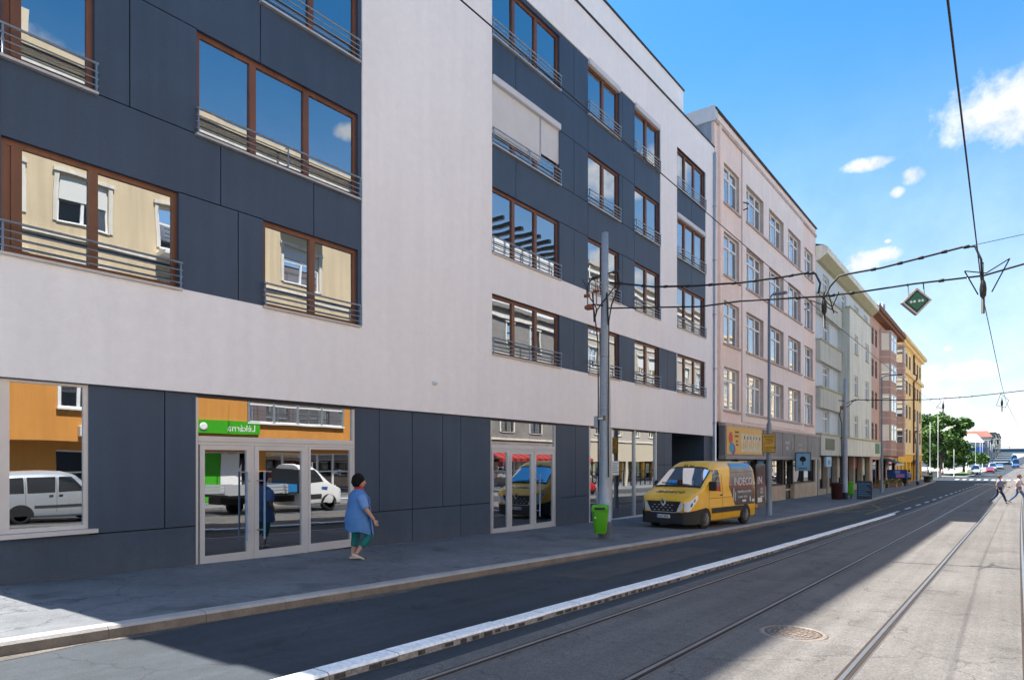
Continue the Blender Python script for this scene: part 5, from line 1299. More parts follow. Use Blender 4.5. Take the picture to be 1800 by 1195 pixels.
def woman():
    """local frame: x forward, y to her left, z up"""
    pos = (-9.59, 8.1); hd = R(62)       # heading measured from +X
    t = thing('person', 'woman in a blue tunic, teal trousers and red scarf walking on the pavement', 'person', (pos[0], pos[1], zr(pos[1]) + .115), hd)
    blue = mat('tunic_blue', (.085, .215, .48), .85, n1=(7, .14), bump=(7, .9)); blue2 = mat('tunic_light_blue', (.16, .30, .60), .85, n1=(5, .14), bump=(8, .8))
    teal = mat('trousers_teal', (.012, .17, .165), .85, n1=(6, .15), bump=(25, .3)); redm = mat('scarf_red', (.55, .035, .03), .8)
    J = [(0, 0, .76, .13, .15), (-.01, 0, .95, .15, .17), (0, 0, 1.14, .13, .17), (.02, 0, 1.25, .07, .08), (.035, 0, 1.33, .05, .052),
         (.02, -.10, .72, .10), (.20, -.11, .47, .072), (.0, -.115, .19, .038), (-.045, -.115, .115, .034),                # right leg (towards the street)
         (-.01, .10, .72, .10), (.0, .10, .42, .07), (-.06, .10, .14, .038), (-.075, .10, .06, .036),
         (.02, -.18, 1.17, .055), (.10, -.255, .94, .047), (.235, -.235, .765, .030), (.262, -.232, .735, .026),
         (.01, .18, 1.17, .055), (-.08, .25, .96, .047), (.03, .25, .80, .030), (.06, .25, .78, .026)]
    E_ = [(0,1),(1,2),(2,3),(3,4),(0,5),(5,6),(6,7),(7,8),(0,9),(9,10),(10,11),(11,12),(2,13),(13,14),(14,15),(15,16),(2,17),(17,18),(18,19),(19,20)]
    def ex(mb):
        head_geo(mb, (.055, 0, 1.415), .105, (1, -.12), skin)
        hand_geo(mb, (.262, -.232, .737), (.45, .05, -1), (1, .3, .3), .85, skin); hand_geo(mb, (.06, .25, .78), (.6, 0, -.8), (.6, -.3, .5), .95, skin)
    skinned('body', J, E_, skin, extra=ex, parent=t)
    mb = MB(); hair_geo(mb, (.022, 0, 1.44), .122, (1, -.12), hairm, .22); mb.build('hair', t)
    # tunic: full at bust and hips, hem dipping to points
    hem = lambda a: .555 + .035 * sin(2 * a + .6) - .05 * max(0, cos(a + .9)) ** 6 - .06 * max(0, cos(a + 2.4)) ** 8
    mb = MB(); loft(mb, [(.03, 0, 1.315, .058, .06), (.022, 0, 1.285, .085, .10), (.015, 0, 1.255, .115, .165), (.015, 0, 1.21, .145, .205), (.03, 0, 1.12, .195, .222), (.035, 0, 1.05, .205, .220), (.012, 0, .95, .195, .215), (-.01, 0, .84, .205, .232), (0, 0, .73, .232, .245), (.025, 0, .64, .250, .250), (.035, 0, hem, .262, .255)], blue)
    top_ = mb.build('tunic', t)
    sk = skinned('sleeve', [(.015, -.165, 1.205, .098), (.04, -.222, 1.10, .092), (.085, -.252, .985, .080), (.105, -.258, .94, .075)], [(0,1),(1,2),(2,3)], blue2, parent=t)
    sk = skinned('sleeve', [(.01, .165, 1.205, .098), (-.03, .222, 1.10, .092), (-.065, .248, .985, .080), (-.08, .25, .94, .075)], [(0,1),(1,2),(2,3)], blue2, parent=t)
    mb = MB()          # open front panel of the over-layer hanging in a point
    mb.grid(lambda u, v: (.195 - .05 * abs(u - .4) + .05 * v + .025 * sin(u * 7) * v, -.17 + .12 * u - .05 * v, 1.16 - (.60 + .14 * (1 - abs(u - .35) * 1.6)) * v), [i / 8 for i in range(9)], [i / 12 for i in range(13)], blue2)
    mb.build('front_panel', t)
    skinned('trousers', [(-.01, 0, .74, .13, .15), (.03, -.10, .66, .105), (.21, -.112, .47, .094), (.085, -.114, .29, .070), (.035, -.115, .235, .060), (-.01, .10, .64, .10), (.0, .10, .42, .088), (-.05, .10, .21, .060)], [(0,1),(1,2),(2,3),(3,4),(0,5),(5,6),(6,7)], teal, parent=t)
    mb = MB(); mb.lathe([(.072, 0), (.088, .018), (.082, .038), (.064, .05), (.06, .02)], redm, 16, T=lambda x, y, z: (.03 + x * 1.05, y * 1.1, 1.285 + z - x * .15))
    mb.build('scarf', t)
    mb = MB(); shoe(mb, (-.125, -.115, .10), (.10, -.118, .008), .042, shoem); mb.build('shoe', t)
    mb = MB(); shoe(mb, (-.12, .10, .012), (.11, .10, .008), .042, shoem); mb.build('shoe', t)
woman()

def walker(label, x, y, hd, topc, legc, H=1.62, stride=.36, shorts=False, hairc=None, arms=.3, dz=0., group=None):
    k = H / 1.75
    t = thing('person', label, 'person', (x, y, zr(y) + dz), hd, group=group); t.scale = (k, k, k)
    tm = mat('shirt_' + str(topc), topc, .85, n1=(6, .1)); lm = mat('legs_' + str(legc), legc, .85, n1=(6, .12))
    s = stride
    J = [(0, 0, .94, .10, .13), (0, 0, 1.15, .11, .14), (.02, 0, 1.36, .10, .15), (.03, 0, 1.47, .05), (.04, 0, 1.53, .048),
         (.03, -.09, .90, .085), (s * .62, -.09, .52, .055), (s * .95, -.09, .12, .036), (s * .98, -.09, .07, .034),
         (-.02, .09, .90, .085), (-s * .35, .09, .50, .055), (-s * 1.1, .09, .17, .036), (-s * 1.18, .09, .12, .034),
         (.02, -.19, 1.41, .05), (-arms * .3, -.23, 1.14, .042), (-arms * .3 + .10, -.22, .92, .029), (-arms * .3 + .13, -.22, .89, .026),
         (.02, .19, 1.41, .05), (arms * .6, .23, 1.16, .042), (arms * .6 + .2, .2, 1.05, .029), (arms * .6 + .23, .2, 1.045, .026)]
    E_ = [(0,1),(1,2),(2,3),(3,4),(0,5),(5,6),(6,7),(7,8),(0,9),(9,10),(10,11),(11,12),(2,13),(13,14),(14,15),(15,16),(2,17),(17,18),(18,19),(19,20)]
    def ex(mb):
        head_geo(mb, (.055, 0, 1.635), .115, (1, 0), skin)
        hand_geo(mb, J[16][:3], (.3, 0, -1), (1, .2, 0), 1.05, skin); hand_geo(mb, J[20][:3], (1, 0, -.1), (0, -.3, 1), 1.05, skin)
    skinned('body', J, E_, skin, extra=ex, parent=t)
    mb = MB(); hair_geo(mb, (.04, 0, 1.65), .12, (1, 0), hairc or hairm, .05); mb.build('hair', t)
    mb = MB(); loft(mb, [(.03, 0, 1.52, .06, .065), (.025, 0, 1.48, .09, .12), (.02, 0, 1.44, .115, .19), (.015, 0, 1.33, .135, .205), (.01, 0, 1.18, .13, .19), (0, 0, 1.02, .135, .185), (0, 0, .90, .14, .19)], tm, 20); mb.build('shirt', t)
    for sg in (-1, 1):
        j = J[13 if sg < 0 else 17]; e = J[14 if sg < 0 else 18]; m2 = Vector(j[:3]).lerp(Vector(e[:3]), .75)
        skinned('sleeve', [(j[0], j[1] * .85, j[2], .075), (*m2, .066)], [(0, 1)], tm, parent=t)
    q = lambda a, b, f: tuple(Vector(a[:3]).lerp(Vector(b[:3]), f))
    if shorts: skinned('shorts', [(0, 0, .95, .13, .16), (*J[5][:3], .11), (*q(J[5], J[6], .8), .09), (*J[9][:3], .11), (*q(J[9], J[10], .8), .09)], [(0,1),(1,2),(0,3),(3,4)], lm, parent=t)
    else: skinned('trousers', [(0, 0, .95, .13, .16), (*J[5][:3], .105), (*J[6][:3], .075), (*J[7][:3], .058), (*J[9][:3], .105), (*J[10][:3], .075), (*J[11][:3], .058)], [(0,1),(1,2),(2,3),(0,4),(4,5),(5,6)], lm, parent=t)
    for a, lift in ((J[8], 0), (J[12], 1)):
        mb = MB(); shoe(mb, (a[0] - .07, a[1], .10 * lift + .01 + (.05 if lift else 0)), (a[0] + .17, a[1], .01), .048, soledark); mb.build('shoe', t)
bluej = (.035, .08, .22)
brownhair = mat('hair_brown', (.09, .035, .018), .6, n1=(30, .3))
walker('person in a striped grey top and dark jeans striding across the tram tracks', -.52, 49.3, R(-12), (.20, .24, .32), (.02, .05, .13), stride=.42, H=1.68, hairc=brownhair, group='people crossing the tracks')
walker('person in a pale top and light blue jeans striding across the tracks, rightmost', .42, 49.9, R(-12), (.62, .52, .55), (.12, .19, .34), stride=.44, H=1.72, hairc=brownhair, group='people crossing the tracks')
walker('person in a light blue shirt and dark shorts walking on the far pavement', -9.0, 86.0, R(80), (.30, .42, .62), (.02, .02, .03), shorts=True, stride=.2, dz=.115, H=1.68)
walker('person in black clothes walking beside the person in the light blue shirt', -9.65, 85.2, R(80), (.02, .02, .025), (.02, .02, .025), shorts=True, stride=.18, dz=.115, H=1.62)
for k, (x, y, c) in enumerate(((-9.3, 136, (.62, .5, .5)), (-11.8, 140, (.5, .45, .4)))):
    walker(('small figure in a pink top waiting beyond the crossing', 'small figure in a beige top standing under the far tree')[k], x, y, R(60 + 40 * k), c, (.25, .16, .14), stride=.15, dz=.1)

# ------------------------------------------------------------------ poles, wires, signs, bins
polem = mat('pole_blue_grey', (.33, .37, .42), .5, metal=.25, n1=(2, .12), n2=(20, .1), streak=.12)
poled = mat('pole_dark', (.10, .105, .11), .6, metal=.2, n1=(3, .2))
rustm = mat('insulator_rust', (.26, .085, .04), .7, n1=(8, .3))
lampm = mat('lamp_post_grey', (.22, .25, .28), .5, metal=.3, n1=(3, .15), streak=.1)
PZ = lambda y: zr(y) + .115
def tram_pole(x, y, top, label, full):
    z = PZ(y); t = thing('tram_pole', label, 'pole', (x, y, z), group='tram wire poles along the pavement'); h = top - z
    mb = MB(); mb.tube([(0, 0, -.2), (0, 0, .42)], .168, poled if full else black, 16); mb.build('base_sleeve', t)
    r = [.155, .153, .14, .118, .115, .098, .094, .085]; zz = [.42, 1.5, h*.45, h*.60, h*.61, h*.8, h*.81, h]
    mb = MB(); mb.tube([(0, 0, q) for q in zz], r, polem, 18); mb.lathe([(0, h + .02), (.07, h + .015), (.088, h - .01)], polem, 14); mb.build('shaft', t)
    for f in (.29, .36, .425, .595):
        rr = .155 - .045 * f; mb = MB(); mb.lathe([(rr, h*f), (rr + .006, h*f + .002), (rr + .006, h*f + .022), (rr, h*f + .024)], steel, 16); mb.build('band', t)
    zi = h * .76
    mb = MB()
    if full:
        mb.tube([(0, -.09, zi), (-.16, -.22, zi + .02), (-.33, -.26, zi + .03)], .022, dark_metal, 6); mb.box(-.42, -.20, -.34, -.16, zi - .09, zi + .02, rustm, bev=.03); mb.build('bracket', t)
        for k, (dx, dz) in enumerate(((-.38, .28), (-.12, .36))):
            mb = MB(); mb.lathe([(.02, -.10), (.05, -.08), (.03, -.05), (.055, -.02), (.03, .01), (.055, .04), (.02, .07)], rustm, 10, axis='x', T=lambda a, b, c: (dx + a, -.22 + b, zi + dz + c))
            mb.tube([(dx, -.22, zi), (dx, -.22, zi + dz)], .018, steel, 6)
            for s in (-1, 1): mb.tube([(dx + .03 * s, -.22, zi + dz + .05), (dx + .02 * s, -.24, zi + dz + .22), (dx + .13 * s, -.26, zi + dz + .42)], .009, dark_metal, 5)
            mb.build('insulator', t)
        zt = h * .862
        mb = MB(); mb.tube([(-.33, -.03, zt - .02), (.33, .03, zt + .06)], .02, dark_metal, 6)
        for s in (-1, 1): mb.lathe([(.02, -.09), (.045, -.06), (.03, -.03), (.045, 0), (.03, .03), (.045, .06), (.02, .09)], dark_metal, 10, axis='x', T=lambda a, b, c: (s * .30 + a, b, zt + .03 * s + c))
        mb.build('cross_arm', t)
        loop = lambda pts: [Vector(pts[0]).lerp(Vector(pts[1]), 0)] + [Vector(p) for p in pts[1:]]
        mb = MB()
        mb.tube([(-.32, 0, zt), (-.46, -.05, zt - .15), (-.47, -.08, zt - .42), (-.28, -.1, zt - .68), (-.16, -.15, zt - .85), (-.18, -.2, zt - 1.2), (-.24, -.22, zi + .34)], .016, cable, 6)
        mb.tube([(.33, .03, zt + .05), (.36, 0, zt - .25), (.16, -.1, zt - .55), (.02, -.16, zt - .72), (-.12, -.18, zt - .9), (-.2, -.2, zt - 1.2), (-.22, -.22, zi + .3)], .016, cable, 6)
        mb.tube([(.34, .03, zt + .02), (.42, 0, zt - .3), (.22, -.06, zt - .8), (.15, -.1, zt - 1.3), (.12, -.12, zi + .3)], .02, cable, 6)
        mb.tube([(.15, -.08, zt - 1.1), (.17, -.1, zi - .4), (.155, -.1, zi - 1.8), (.15, -.1, h*.36), (.16, -.1, h*.2)], .014, cable, 6)
        mb.tube([(-.2, -.2, zi - .1), (-.12, -.15, zi - .9), (-.135, -.1, h * .5), (-.15, -.08, h * .3), (-.16, -.06, h*.15)], .016, cable, 6)
        mb.build('cable', t)
        mb = MB(); mb.box(-.27, -.15, -.1, .02, h*.36, h*.40, steel, bev=.01); mb.build('junction_box', t)
        mb = MB(); mb.tube([(-.17, -.06, h*.10), (-.17, -.06, h*.20)], .025, steel, 6); mb.tube([(-.22, -.06, h*.12), (-.17, -.06, h*.17)], .012, steel, 5); mb.build('clamp', t)
        mb = MB(); mb.box(.03, .1, -.165, -.15, h*.385, h*.40, yellowp); mb.box(-.1, .03, -.165, -.152, h*.388, h*.394, white_fr); mb.build('sticker', t)
    else:
        mb.tube([(0, 0, zi), (.2, -.05, zi + .05), (.45, -.05, zi + .35), (.8, 0, zi + .48)], .025, dark_metal, 6); mb.box(-.25, -.08, -.2, -.05, zi - .15, zi + .1, rustm, bev=.03); mb.tube([(-.35, -.1, zi + .45), (0, -.05, zi + .4)], .03, dark_metal, 6); mb.build('bracket', t)
        mb = MB(); mb.tube([(-.2, -.15, zi), (-.28, -.15, zi - .5), (-.16, -.15, zi - 1.0), (-.16, -.12, .6)], .03, cable, 6); mb.build('cable', t)
tram_pole(-8.25, 15.0, 7.54, 'blue grey steel tram pole with insulators and a green litter bin, nearest', True)
tram_pole(-8.28, 46.0, 6.92, 'tram pole with a dark red bin at its foot by the green house', False)
tram_pole(-8.41, 88.5, 7.04, 'farthest tram pole with a black foot, in front of the yellow house', False)

def bin_green():
    x, y = -8.17, 14.62; z = PZ(y)
    gn = mat('bin_green', (.10, .42, .012), .45, n1=(2, .08)); t = thing('litter_bin', 'bright green litter bin hung on the nearest tram pole', 'litter bin', (x, y, z))
    mb = MB(); secs = []
    for (h, w, d) in ((.15, .125, .10), (.18, .15, .125), (.62, .195, .165), (.72, .20, .17)):
        ring = [(w * (abs(cos(a)) ** .55) * (1 if cos(a) > 0 else -1), d * (abs(sin(a)) ** .55) * (1 if sin(a) > 0 else -1), h) for a in [2 * pi * i / 28 for i in range(28)]]
        secs.append(ring)
    b = 0
    for r in secs: mb.v += r
    k = mb.mi(gn)
    for j in range(3):
        for i in range(28): mb.f.append((j*28+i, j*28+(i+1)%28, (j+1)*28+(i+1)%28, (j+1)*28+i)); mb.m.append(k); mb.sm.append(True)
    mb.f.append(tuple(range(28))); mb.m.append(k); mb.sm.append(False)
    mb.build('body', t)
    mb = MB(); mb.box(-.205, .205, -.175, .175, .70, .73, gn, bev=.012)
    mb.grid(lambda u, v: (-.2 + .4 * v, -.17 + .34 * u, .73 + .13 * sin(min(1, .25 + u) * pi / 2) * (1 if .02 < v < .98 else .9)), [i / 8 for i in range(9)], [0, .02, .1, .5, .9, .98, 1], gn)
    for sg in (-1, 1): mb.poly([(sg*.2, -.17, .73)] + [(sg*.2, -.17 + .34*i/8, .73 + .13*sin(min(1, .25 + i/8)*pi/2)*.9) for i in range(9)] + [(sg*.2, .17, .73)], gn)
    mb.poly([(-.2, .17, .73), (.2, .17, .73), (.2, .17, .845), (-.2, .17, .845)], gn); mb.poly([(-.2, -.17, .73), (.2, -.17, .73), (.2, -.17, .78), (-.2, -.17, .78)], gn)
    mb.build('lid', t)
    mb = MB(); mb.box(-.13, .13, -.18, -.172, .745, .80, black, bev=.004); mb.build('slot', t)
    mb = MB(); mb.poly([(-.11 + .02*cos(a), -.163, .55 + .02*sin(a)) for a in [2*pi*i/12 for i in range(12)]], white_fr); mb.build('sticker', t)
    mb = MB(); mb.box(-.12, .12, .16, .30, .5, .56, dark_metal); mb.build('bracket', t)
    t.rotation_euler[2] = R(24)
bin_green()
t = thing('litter_bin', 'dark red litter bin beside the second tram pole', 'litter bin', (-8.62, 45.3, PZ(45.3)))
mb = MB(); dr = mat('bin_dark_red', (.07, .018, .018), .6, n1=(3, .2)); mb.lathe([(.26, 0), (.30, .03), (.34, .95), (.36, .97), (.36, 1.04), (.3, 1.05), (.29, .9), (0, .85)], dr, 18); mb.build('body', t)
mb = MB(); mb.lathe([(.365, .94), (.38, .96), (.38, 1.0), (.365, 1.02)], black, 18); mb.build('rim', t)
t = thing('litter_bin', 'narrow green litter bin just beyond the second tram pole', 'litter bin', (-8.1, 46.9, PZ(46.9)))
mb = MB(); gb = mat('bin_green', (.10, .42, .012)); mb.box(-.17, .17, -.15, .15, .25, 1.0, gb, bev=.05); mb.build('body', t)
mb = MB(); mb.box(-.19, .19, -.17, .17, 1.0, 1.08, gb, bev=.03); mb.build('lid', t); mb = MB(); mb.tube([(0, 0, -.1), (0, 0, .26)], .04, dark_metal, 8); mb.build('post', t)

def lamp_post(x, y, top, label, arm=.9, r=.06, base=.11):
    z = PZ(y) if y < 124 else zr(y) + .1; h = top - z; t = thing('street_lamp', label, 'street lamp', (x, y, z), group='street lamps')
    mb = MB(); mb.tube([(0, 0, -.1), (0, 0, 1.0), (0, 0, h*.42), (0, 0, h*.43), (0, 0, h)], [base, base*.95, base*.85, r, r*.8], lampm, 10); mb.build('post', t)
    mb = MB(); mb.tube([(0, 0, h - .05), (arm*.4, 0, h + .12), (arm, 0, h + .15)], r*.6, lampm, 8); mb.build('arm', t)
    mb = MB(); mb.box(arm - .1, arm + .45, -.1, .1, h + .10, h + .20, lampm, bev=.03); mb.build('lamp_head', t)
    return t
lamp_post(-7.71, 27.5, 8.23, 'thin street lamp post carrying the yellow notice by the van', arm=.25)
lamp_post(-8.2, 60.4, 8.4, 'street lamp post with a short arm in front of the brown house', arm=.6)

def post_sign():
    t = thing('notice_sign', 'yellow notice board fixed to the thin street lamp post', 'sign', (-7.68, 27.36, 2.08))
    oc = mat('sign_ochre', (.62, .36, .045), .6, n1=(3, .12)); mb = MB(); mb.box(-.25, .25, -.03, .0, 0, .76, mat('sign_frame_bronze', (.16, .11, .05), .5)); mb.box(-.22, .22, -.036, -.029, .03, .73, oc); mb.build('board', t)
    rd = mat('sign_red', (.50, .05, .02), .6)
    for (s, z, x, tx, m, up) in ((.115, .60, -.19, 'PRODEJNA', black, 0), (.115, .48, -.12, 'PARKET', black, 0), (.15, .30, -.20, 'Z NÁMI!', rd, .25), (.085, .17, -.19, 'VCHOD ZE DVORA', black, 0), (.085, .07, -.16, 'PO-PÁ 9-18', black, 0)):
        text(tx, s, (x, -.037, z), (1, 0, up), UP, m, 'lettering', t, sx=.62 if s < .1 else .72)
    t.rotation_euler[2] = R(10)
    mb = MB(); mb.box(-.08, .08, 0, .08, .2, .25, dark_metal); mb.box(-.08, .08, 0, .08, .55, .6, dark_metal); mb.build('clamp', t)
post_sign()
def flag_sign():
    t = thing('projecting_sign', 'small pale blue projecting sign on the pink house shop front', 'sign', PL(43.2, .9, 1.15))
    mb = MB(); mb.box(-.42, .42, -.06, .06, 0, 1.1, mat('sign_sky_blue', (.28, .50, .66)), bev=.04); mb.box(-.45, -.42, -.07, .07, -.03, 1.13, dark_metal); mb.box(.42, .45, -.07, .07, -.03, 1.13, dark_metal); mb.box(-.45, .45, -.07, .07, 1.1, 1.13, dark_metal); mb.build('board', t)
    mb = MB(); mb.lathe([(0, 0), (.16, .06), (.19, .2), (.12, .3), (0, .34)], black, 12, T=lambda x, y, z: (x, -.066 + y * .02, .55 + z)); mb.box(-.03, .03, -.07, -.062, .35, .56, black); mb.box(-.25, .25, -.07, -.062, .12, .2, mat('sign_blue_text', (.08, .2, .36), .6)); mb.build('emblem', t)
    mb = MB(); mb.tube([(-.9, 0, .8), (-.4, 0, .8)], .03, dark_metal, 6); mb.tube([(-.9, 0, .3), (-.4, 0, .3)], .03, dark_metal, 6); mb.build('bracket', t)
flag_sign()

def a_board():
    y = 47.0; t = thing('pavement_board', 'dark chalk board standing on the pavement near the kerb', 'sign board', (-7.35, y, PZ(y)), R(8))
    fr = mat('board_frame', (.03, .04, .05), .6); ch = mat('chalk_blue', (.10, .22, .34), .8, n1=(14, .5))
    for s in (-1, 1):
        mb = MB(); T = lambda x, yy, z: (x, s * (.26 - z * .22) + yy, z)
        mb.box(-.42, .42, -.02, .02, 0, 1.15, fr, T=T, bev=.01); mb.build('panel', t)
    mb = MB()
    for k in range(7): mb.box(-.34, .34 - .12 * (k % 3), -.045, -.03, .22 + k * .12, .27 + k * .12, ch, T=lambda x, yy, z: (x, -(.26 - z * .22) + yy + .01, z))
    mb.build('chalk_writing', t)
a_board()

# wires
def sag(a, b, s, n=14): a, b = Vector(a), Vector(b); return [a.lerp(b, i / n) - Vector((0, 0, s * 4 * (i / n) * (1 - i / n))) for i in range(n + 1)]
def wire(label, cat, pts, r, beads=(), name='wire', group=None, n=6):
    mb = MB(); mb.tube(pts, r, cable, n); o = mb.build(name)
    tag(o, label, cat, group)
    for k, f in enumerate(beads):
        p = Vector(pts[int(f * (len(pts) - 1))]).lerp(Vector(pts[min(len(pts) - 1, int(f * (len(pts) - 1)) + 1)]), f * (len(pts) - 1) % 1)
        mb = MB(); mb.lathe([(.012, -.06), (.035, -.045), (.035, .045), (.012, .06)], cable, 8, axis='x', T=lambda x, y, z, p=p: (p.x + x, p.y + y, p.z + z)); c = mb.build('clip', o)
    return o
WZ = 5.32
def contact(y): return zr(y) + WZ + .0
def zig(x0, y): return x0 + xo(y) + .0
J1 = Vector((-3.3, 16.0, 5.36)); J2 = Vector((-.42, 16.0, 5.0))
wire('contact wire over the near tram track, running down the left of the street', 'tram wire', [(-2.97, -40, 5.2), (-3.02, -5, 5.02), (-3.08, 2, 5.0)] + [(-3.3 + .22 * (1 - min(1, (y - 2) / 14)) if y < 16 else -3.3 + (xo(y) - xo(16)), y, 5.0 - .0 if y < 16 else contact(y) + .0) for y in (9, 15.9, 16.1, 22, 30, 38, 46, 60, 75, 90, 120, 150)], .0062, group='tram contact wires')
wire('contact wire over the far tram track, running up through the sky', 'tram wire', [(-.30, -40, 5.3), (-.345, 4.5, 5.02), (-.42, 16, 4.95), (-.42 + .15, 31, contact(31)), (-.5 + xo(46) - .1, 46, 5.0), (-.2 + xo(75), 75, 4.6), (-.1 + xo(110), 110, 4.4), (xo(150), 150, 4.5)], .0088, group='tram contact wires')
lo = [(-8.17, 15.0, 5.62), (-5.9, 15.4, 5.42), (-5.0, 15.5, 5.44), (-3.3, 16.0, 5.40), (-2.6, 16.1, 5.41), (-1.6, 16.2, 5.45), (-.42, 16.4, 5.47), (.3, 16.6, 5.65), (3, 17, 6.0), (6.2, 17.4, 6.4)]
wire('lower span wire from the nearest pole, holding the green diamond sign', 'span wire', lo, .020, beads=(.3, .36, .42, .6), group='span wires across the street')
up = [(-8.1, 15.0, 6.26), (-7.0, 15.2, 6.02), (-6.0, 15.4, 5.93), (-5.0, 15.6, 5.89), (-4.2, 15.8, 5.92), (-3.62, 16, 5.98), (-3.48, 16, 5.93), (-3.38, 16, 5.70), (-3.42, 16, 5.48)]
wire('upper feeder cable from the nearest pole to the near track wire', 'feeder cable', up, .024, beads=[.03 + .065 * k for k in range(11)], group='feeder cables')
up2 = [(-3.30, 16.1, 5.42), (-3.2, 16.1, 5.62), (-3.02, 16.1, 5.82), (-2.85, 16.1, 5.84), (-2.2, 16.1, 5.86), (-1.5, 16.1, 5.94), (-.75, 16.1, 6.03), (-.55, 16.05, 5.99), (-.45, 16, 5.7), (-.42, 16, 5.15)]
wire('feeder cable looping between the near and far track wires', 'feeder cable', up2, .022, beads=(.42, .5, .56, .62, .7), group='feeder cables')
wire('thin stay wire rising to the right from the feeder cable', 'stay wire', [(-.6, 16.1, 6.03), (6.5, 17.5, 6.9)], .006)
s2y = 46.0
wire('farther span wire with the loop hanger, from the second pole', 'span wire', [(-8.2, s2y, 5.35), (-7.75, s2y, 5.56), (-6, s2y, 5.44), (-4, s2y, 5.36), (-2, s2y, 5.4), (-.6, s2y, 5.5), (3, s2y, 5.8), (7, s2y, 6.2)], .026, beads=[.1 + .05 * k for k in range(11)], group='span wires across the street')
def hanger(label, p, kind):
    t = thing('wire_hanger', label, 'wire hanger', p, group='wire hangers')
    mb = MB(); mb.lathe([(.012, -.22), (.05, -.16), (.06, -.02), (.045, .10), (.02, .16), (.012, .3)], black, 10); mb.lathe([(.03, -.5), (.03, -.2)], cable, 8); mb.build('insulator', t)
    mb = MB()
    for (a, b) in kind: mb.tube([a, b], .012, cable, 5)
    mb.build('stay', t)
hanger('black wire hanger on the far track contact wire, under the span', (-.42, 16.0, 5.14), [((0, 0, .05), (.0, 0, .5)), ((-.30, .0, .38), (-.08, 0, -.12)), ((.42, 0, .50), (.14, 0, -.10)), ((-.30, 0, .38), (.05, 0, .28)), ((.05, 0, .28), (.42, 0, .50))])
hanger('cluster of black clamps on the near track contact wire', (-3.3, 16.0, 5.20), [((-.15, -.6, .02), (.0, .0, .0)), ((0, 0, 0), (.1, .9, -.02)), ((-.1, 0, .25), (.1, .4, 0)), ((.3, 0, .25), (.05, .5, 0)), ((.05, .2, .3), (.1, .5, -.1))])
hanger('small loop hanger on the farther span wire', (-.35, 46, 5.0), [((-.05, 0, .5), (-.25, 0, -.15)), ((-.05, 0, .5), (.3, 0, .1)), ((.3, 0, .1), (.15, 0, -.3)), ((-.25, 0, -.15), (.15, 0, -.3))])
hanger('small loop hanger over the near track on the farther span wire', (-3.1, 46, 4.95), [((-.2, 0, .45), (-.1, 0, .2)), ((-.1, 0, .2), (-.35, 0, -.1)), ((-.35, 0, -.1), (0, 0, -.1))])
def diamond():
    c = Vector((-1.57, 16.2, 5.07)); t = thing('diamond_signal_sign', 'green diamond tram sign with four white dots hanging from the span wire', 'sign', c, R(28))
    fm_ = mat('sign_frame_silver', (.45, .44, .44), .5, metal=.3); gm_ = mat('sign_dark_green', (.012, .14, .09), .4)
    def dm(h, y0, y1, m, nm):
        mb = MB(); mb.prism([(0, h), (h * 1.02, 0.02), (.0, -h), (-h * 1.02, -.02)], lambda a, b, d: (a, d, b), y0, y1, m); return mb.build(nm, t)
    dm(.285, -.05, .05, fm_, 'frame'); dm(.235, -.055, -.051, black, 'border'); dm(.195, -.06, -.056, gm_, 'panel')
    for x in (-.118, -.055, .038, .100):
        mb = MB(); mb.lathe([(0, -.066), (.024, -.066), (.028, -.06)], mat('dot_white', (.78, .78, .76), .5), 14, axis='y', T=lambda a, b, cc: (x + a, b, cc + x * .12)); mb.build('dot', t)
    mb = MB()
    for x in (-.14, .16): mb.tube([(x, 0, .285 - abs(x)), (x - .02, .0, .39 + .06 * x)], .012, dark_metal, 6)
    mb.build('hanger_rod', t)
diamond()

# ------------------------------------------------------------------ stall with greenery, awning
aw = thing('shop_awning', 'dark green shop awning with a pale scalloped edge over the pavement', 'awning', PL(83, 0, 1.3))
gw = mat('awning_green', (.012, .085, .05), .8)
mb = MB(); mb.grid(lambda u, v: (.02 + 1.5 * u, -3.2 + 6.4 * v, .75 - .55 * u - .05 * sin(pi * u)), [0, .25, .5, .75, 1], [i / 8 for i in range(9)], gw); mb.build('canopy', aw)
mb = MB()
for k in range(16): mb.poly([(1.52, -3.2 + .4 * k, .2), (1.52, -2.8 + .4 * k, .2), (1.52, -2.84 + .4 * k, -.02), (1.52, -3.0 + .4 * k, -.08), (1.52, -3.16 + .4 * k, -.02)], mat('awning_pale', (.50, .58, .52), .8))
mb.build('valance', aw)
mb = MB()
for y in (-2.8, 2.8): mb.tube([(.02, y, 0), (1.5, y, .2)], .03, dark_metal, 6)
mb.build('arm', aw)
leafd = [mat('leaf_dark', (.045, .10, .022), .7, n1=(.8, .3)), mat('leaf_mid', (.085, .18, .034), .7, n1=(.8, .3)), mat('leaf_light', (.15, .27, .05), .65, n1=(.8, .25))]
def leaves(mb, c, rx, ry, rz_, n, size, rnd, pal=leafd, wts=(.4, .4, .2)):
    for _ in range(n):
        while True:
            p = Vector((rnd.uniform(-1, 1), rnd.uniform(-1, 1), rnd.uniform(-1, 1)))
            if p.length < 1: break
        p = p * (.55 + .45 * p.length) if p.length > .2 else p
        q = Vector((c[0] + p.x * rx, c[1] + p.y * ry, c[2] + p.z * rz_))
        a = Vector((rnd.uniform(-1, 1), rnd.uniform(-1, 1), rnd.uniform(-.6, .6))).normalized(); b = a.cross(Vector((rnd.uniform(-1, 1), rnd.uniform(-1, 1), rnd.uniform(-1, 1)))).normalized()
        s = size * rnd.uniform(.6, 1.3); m = pal[rnd.choices(range(len(pal)), wts)[0]]
        mb.poly([q - a * s, q + b * s * .55, q + a * s, q - b * s * .55], m)
rnd = random.Random(11)
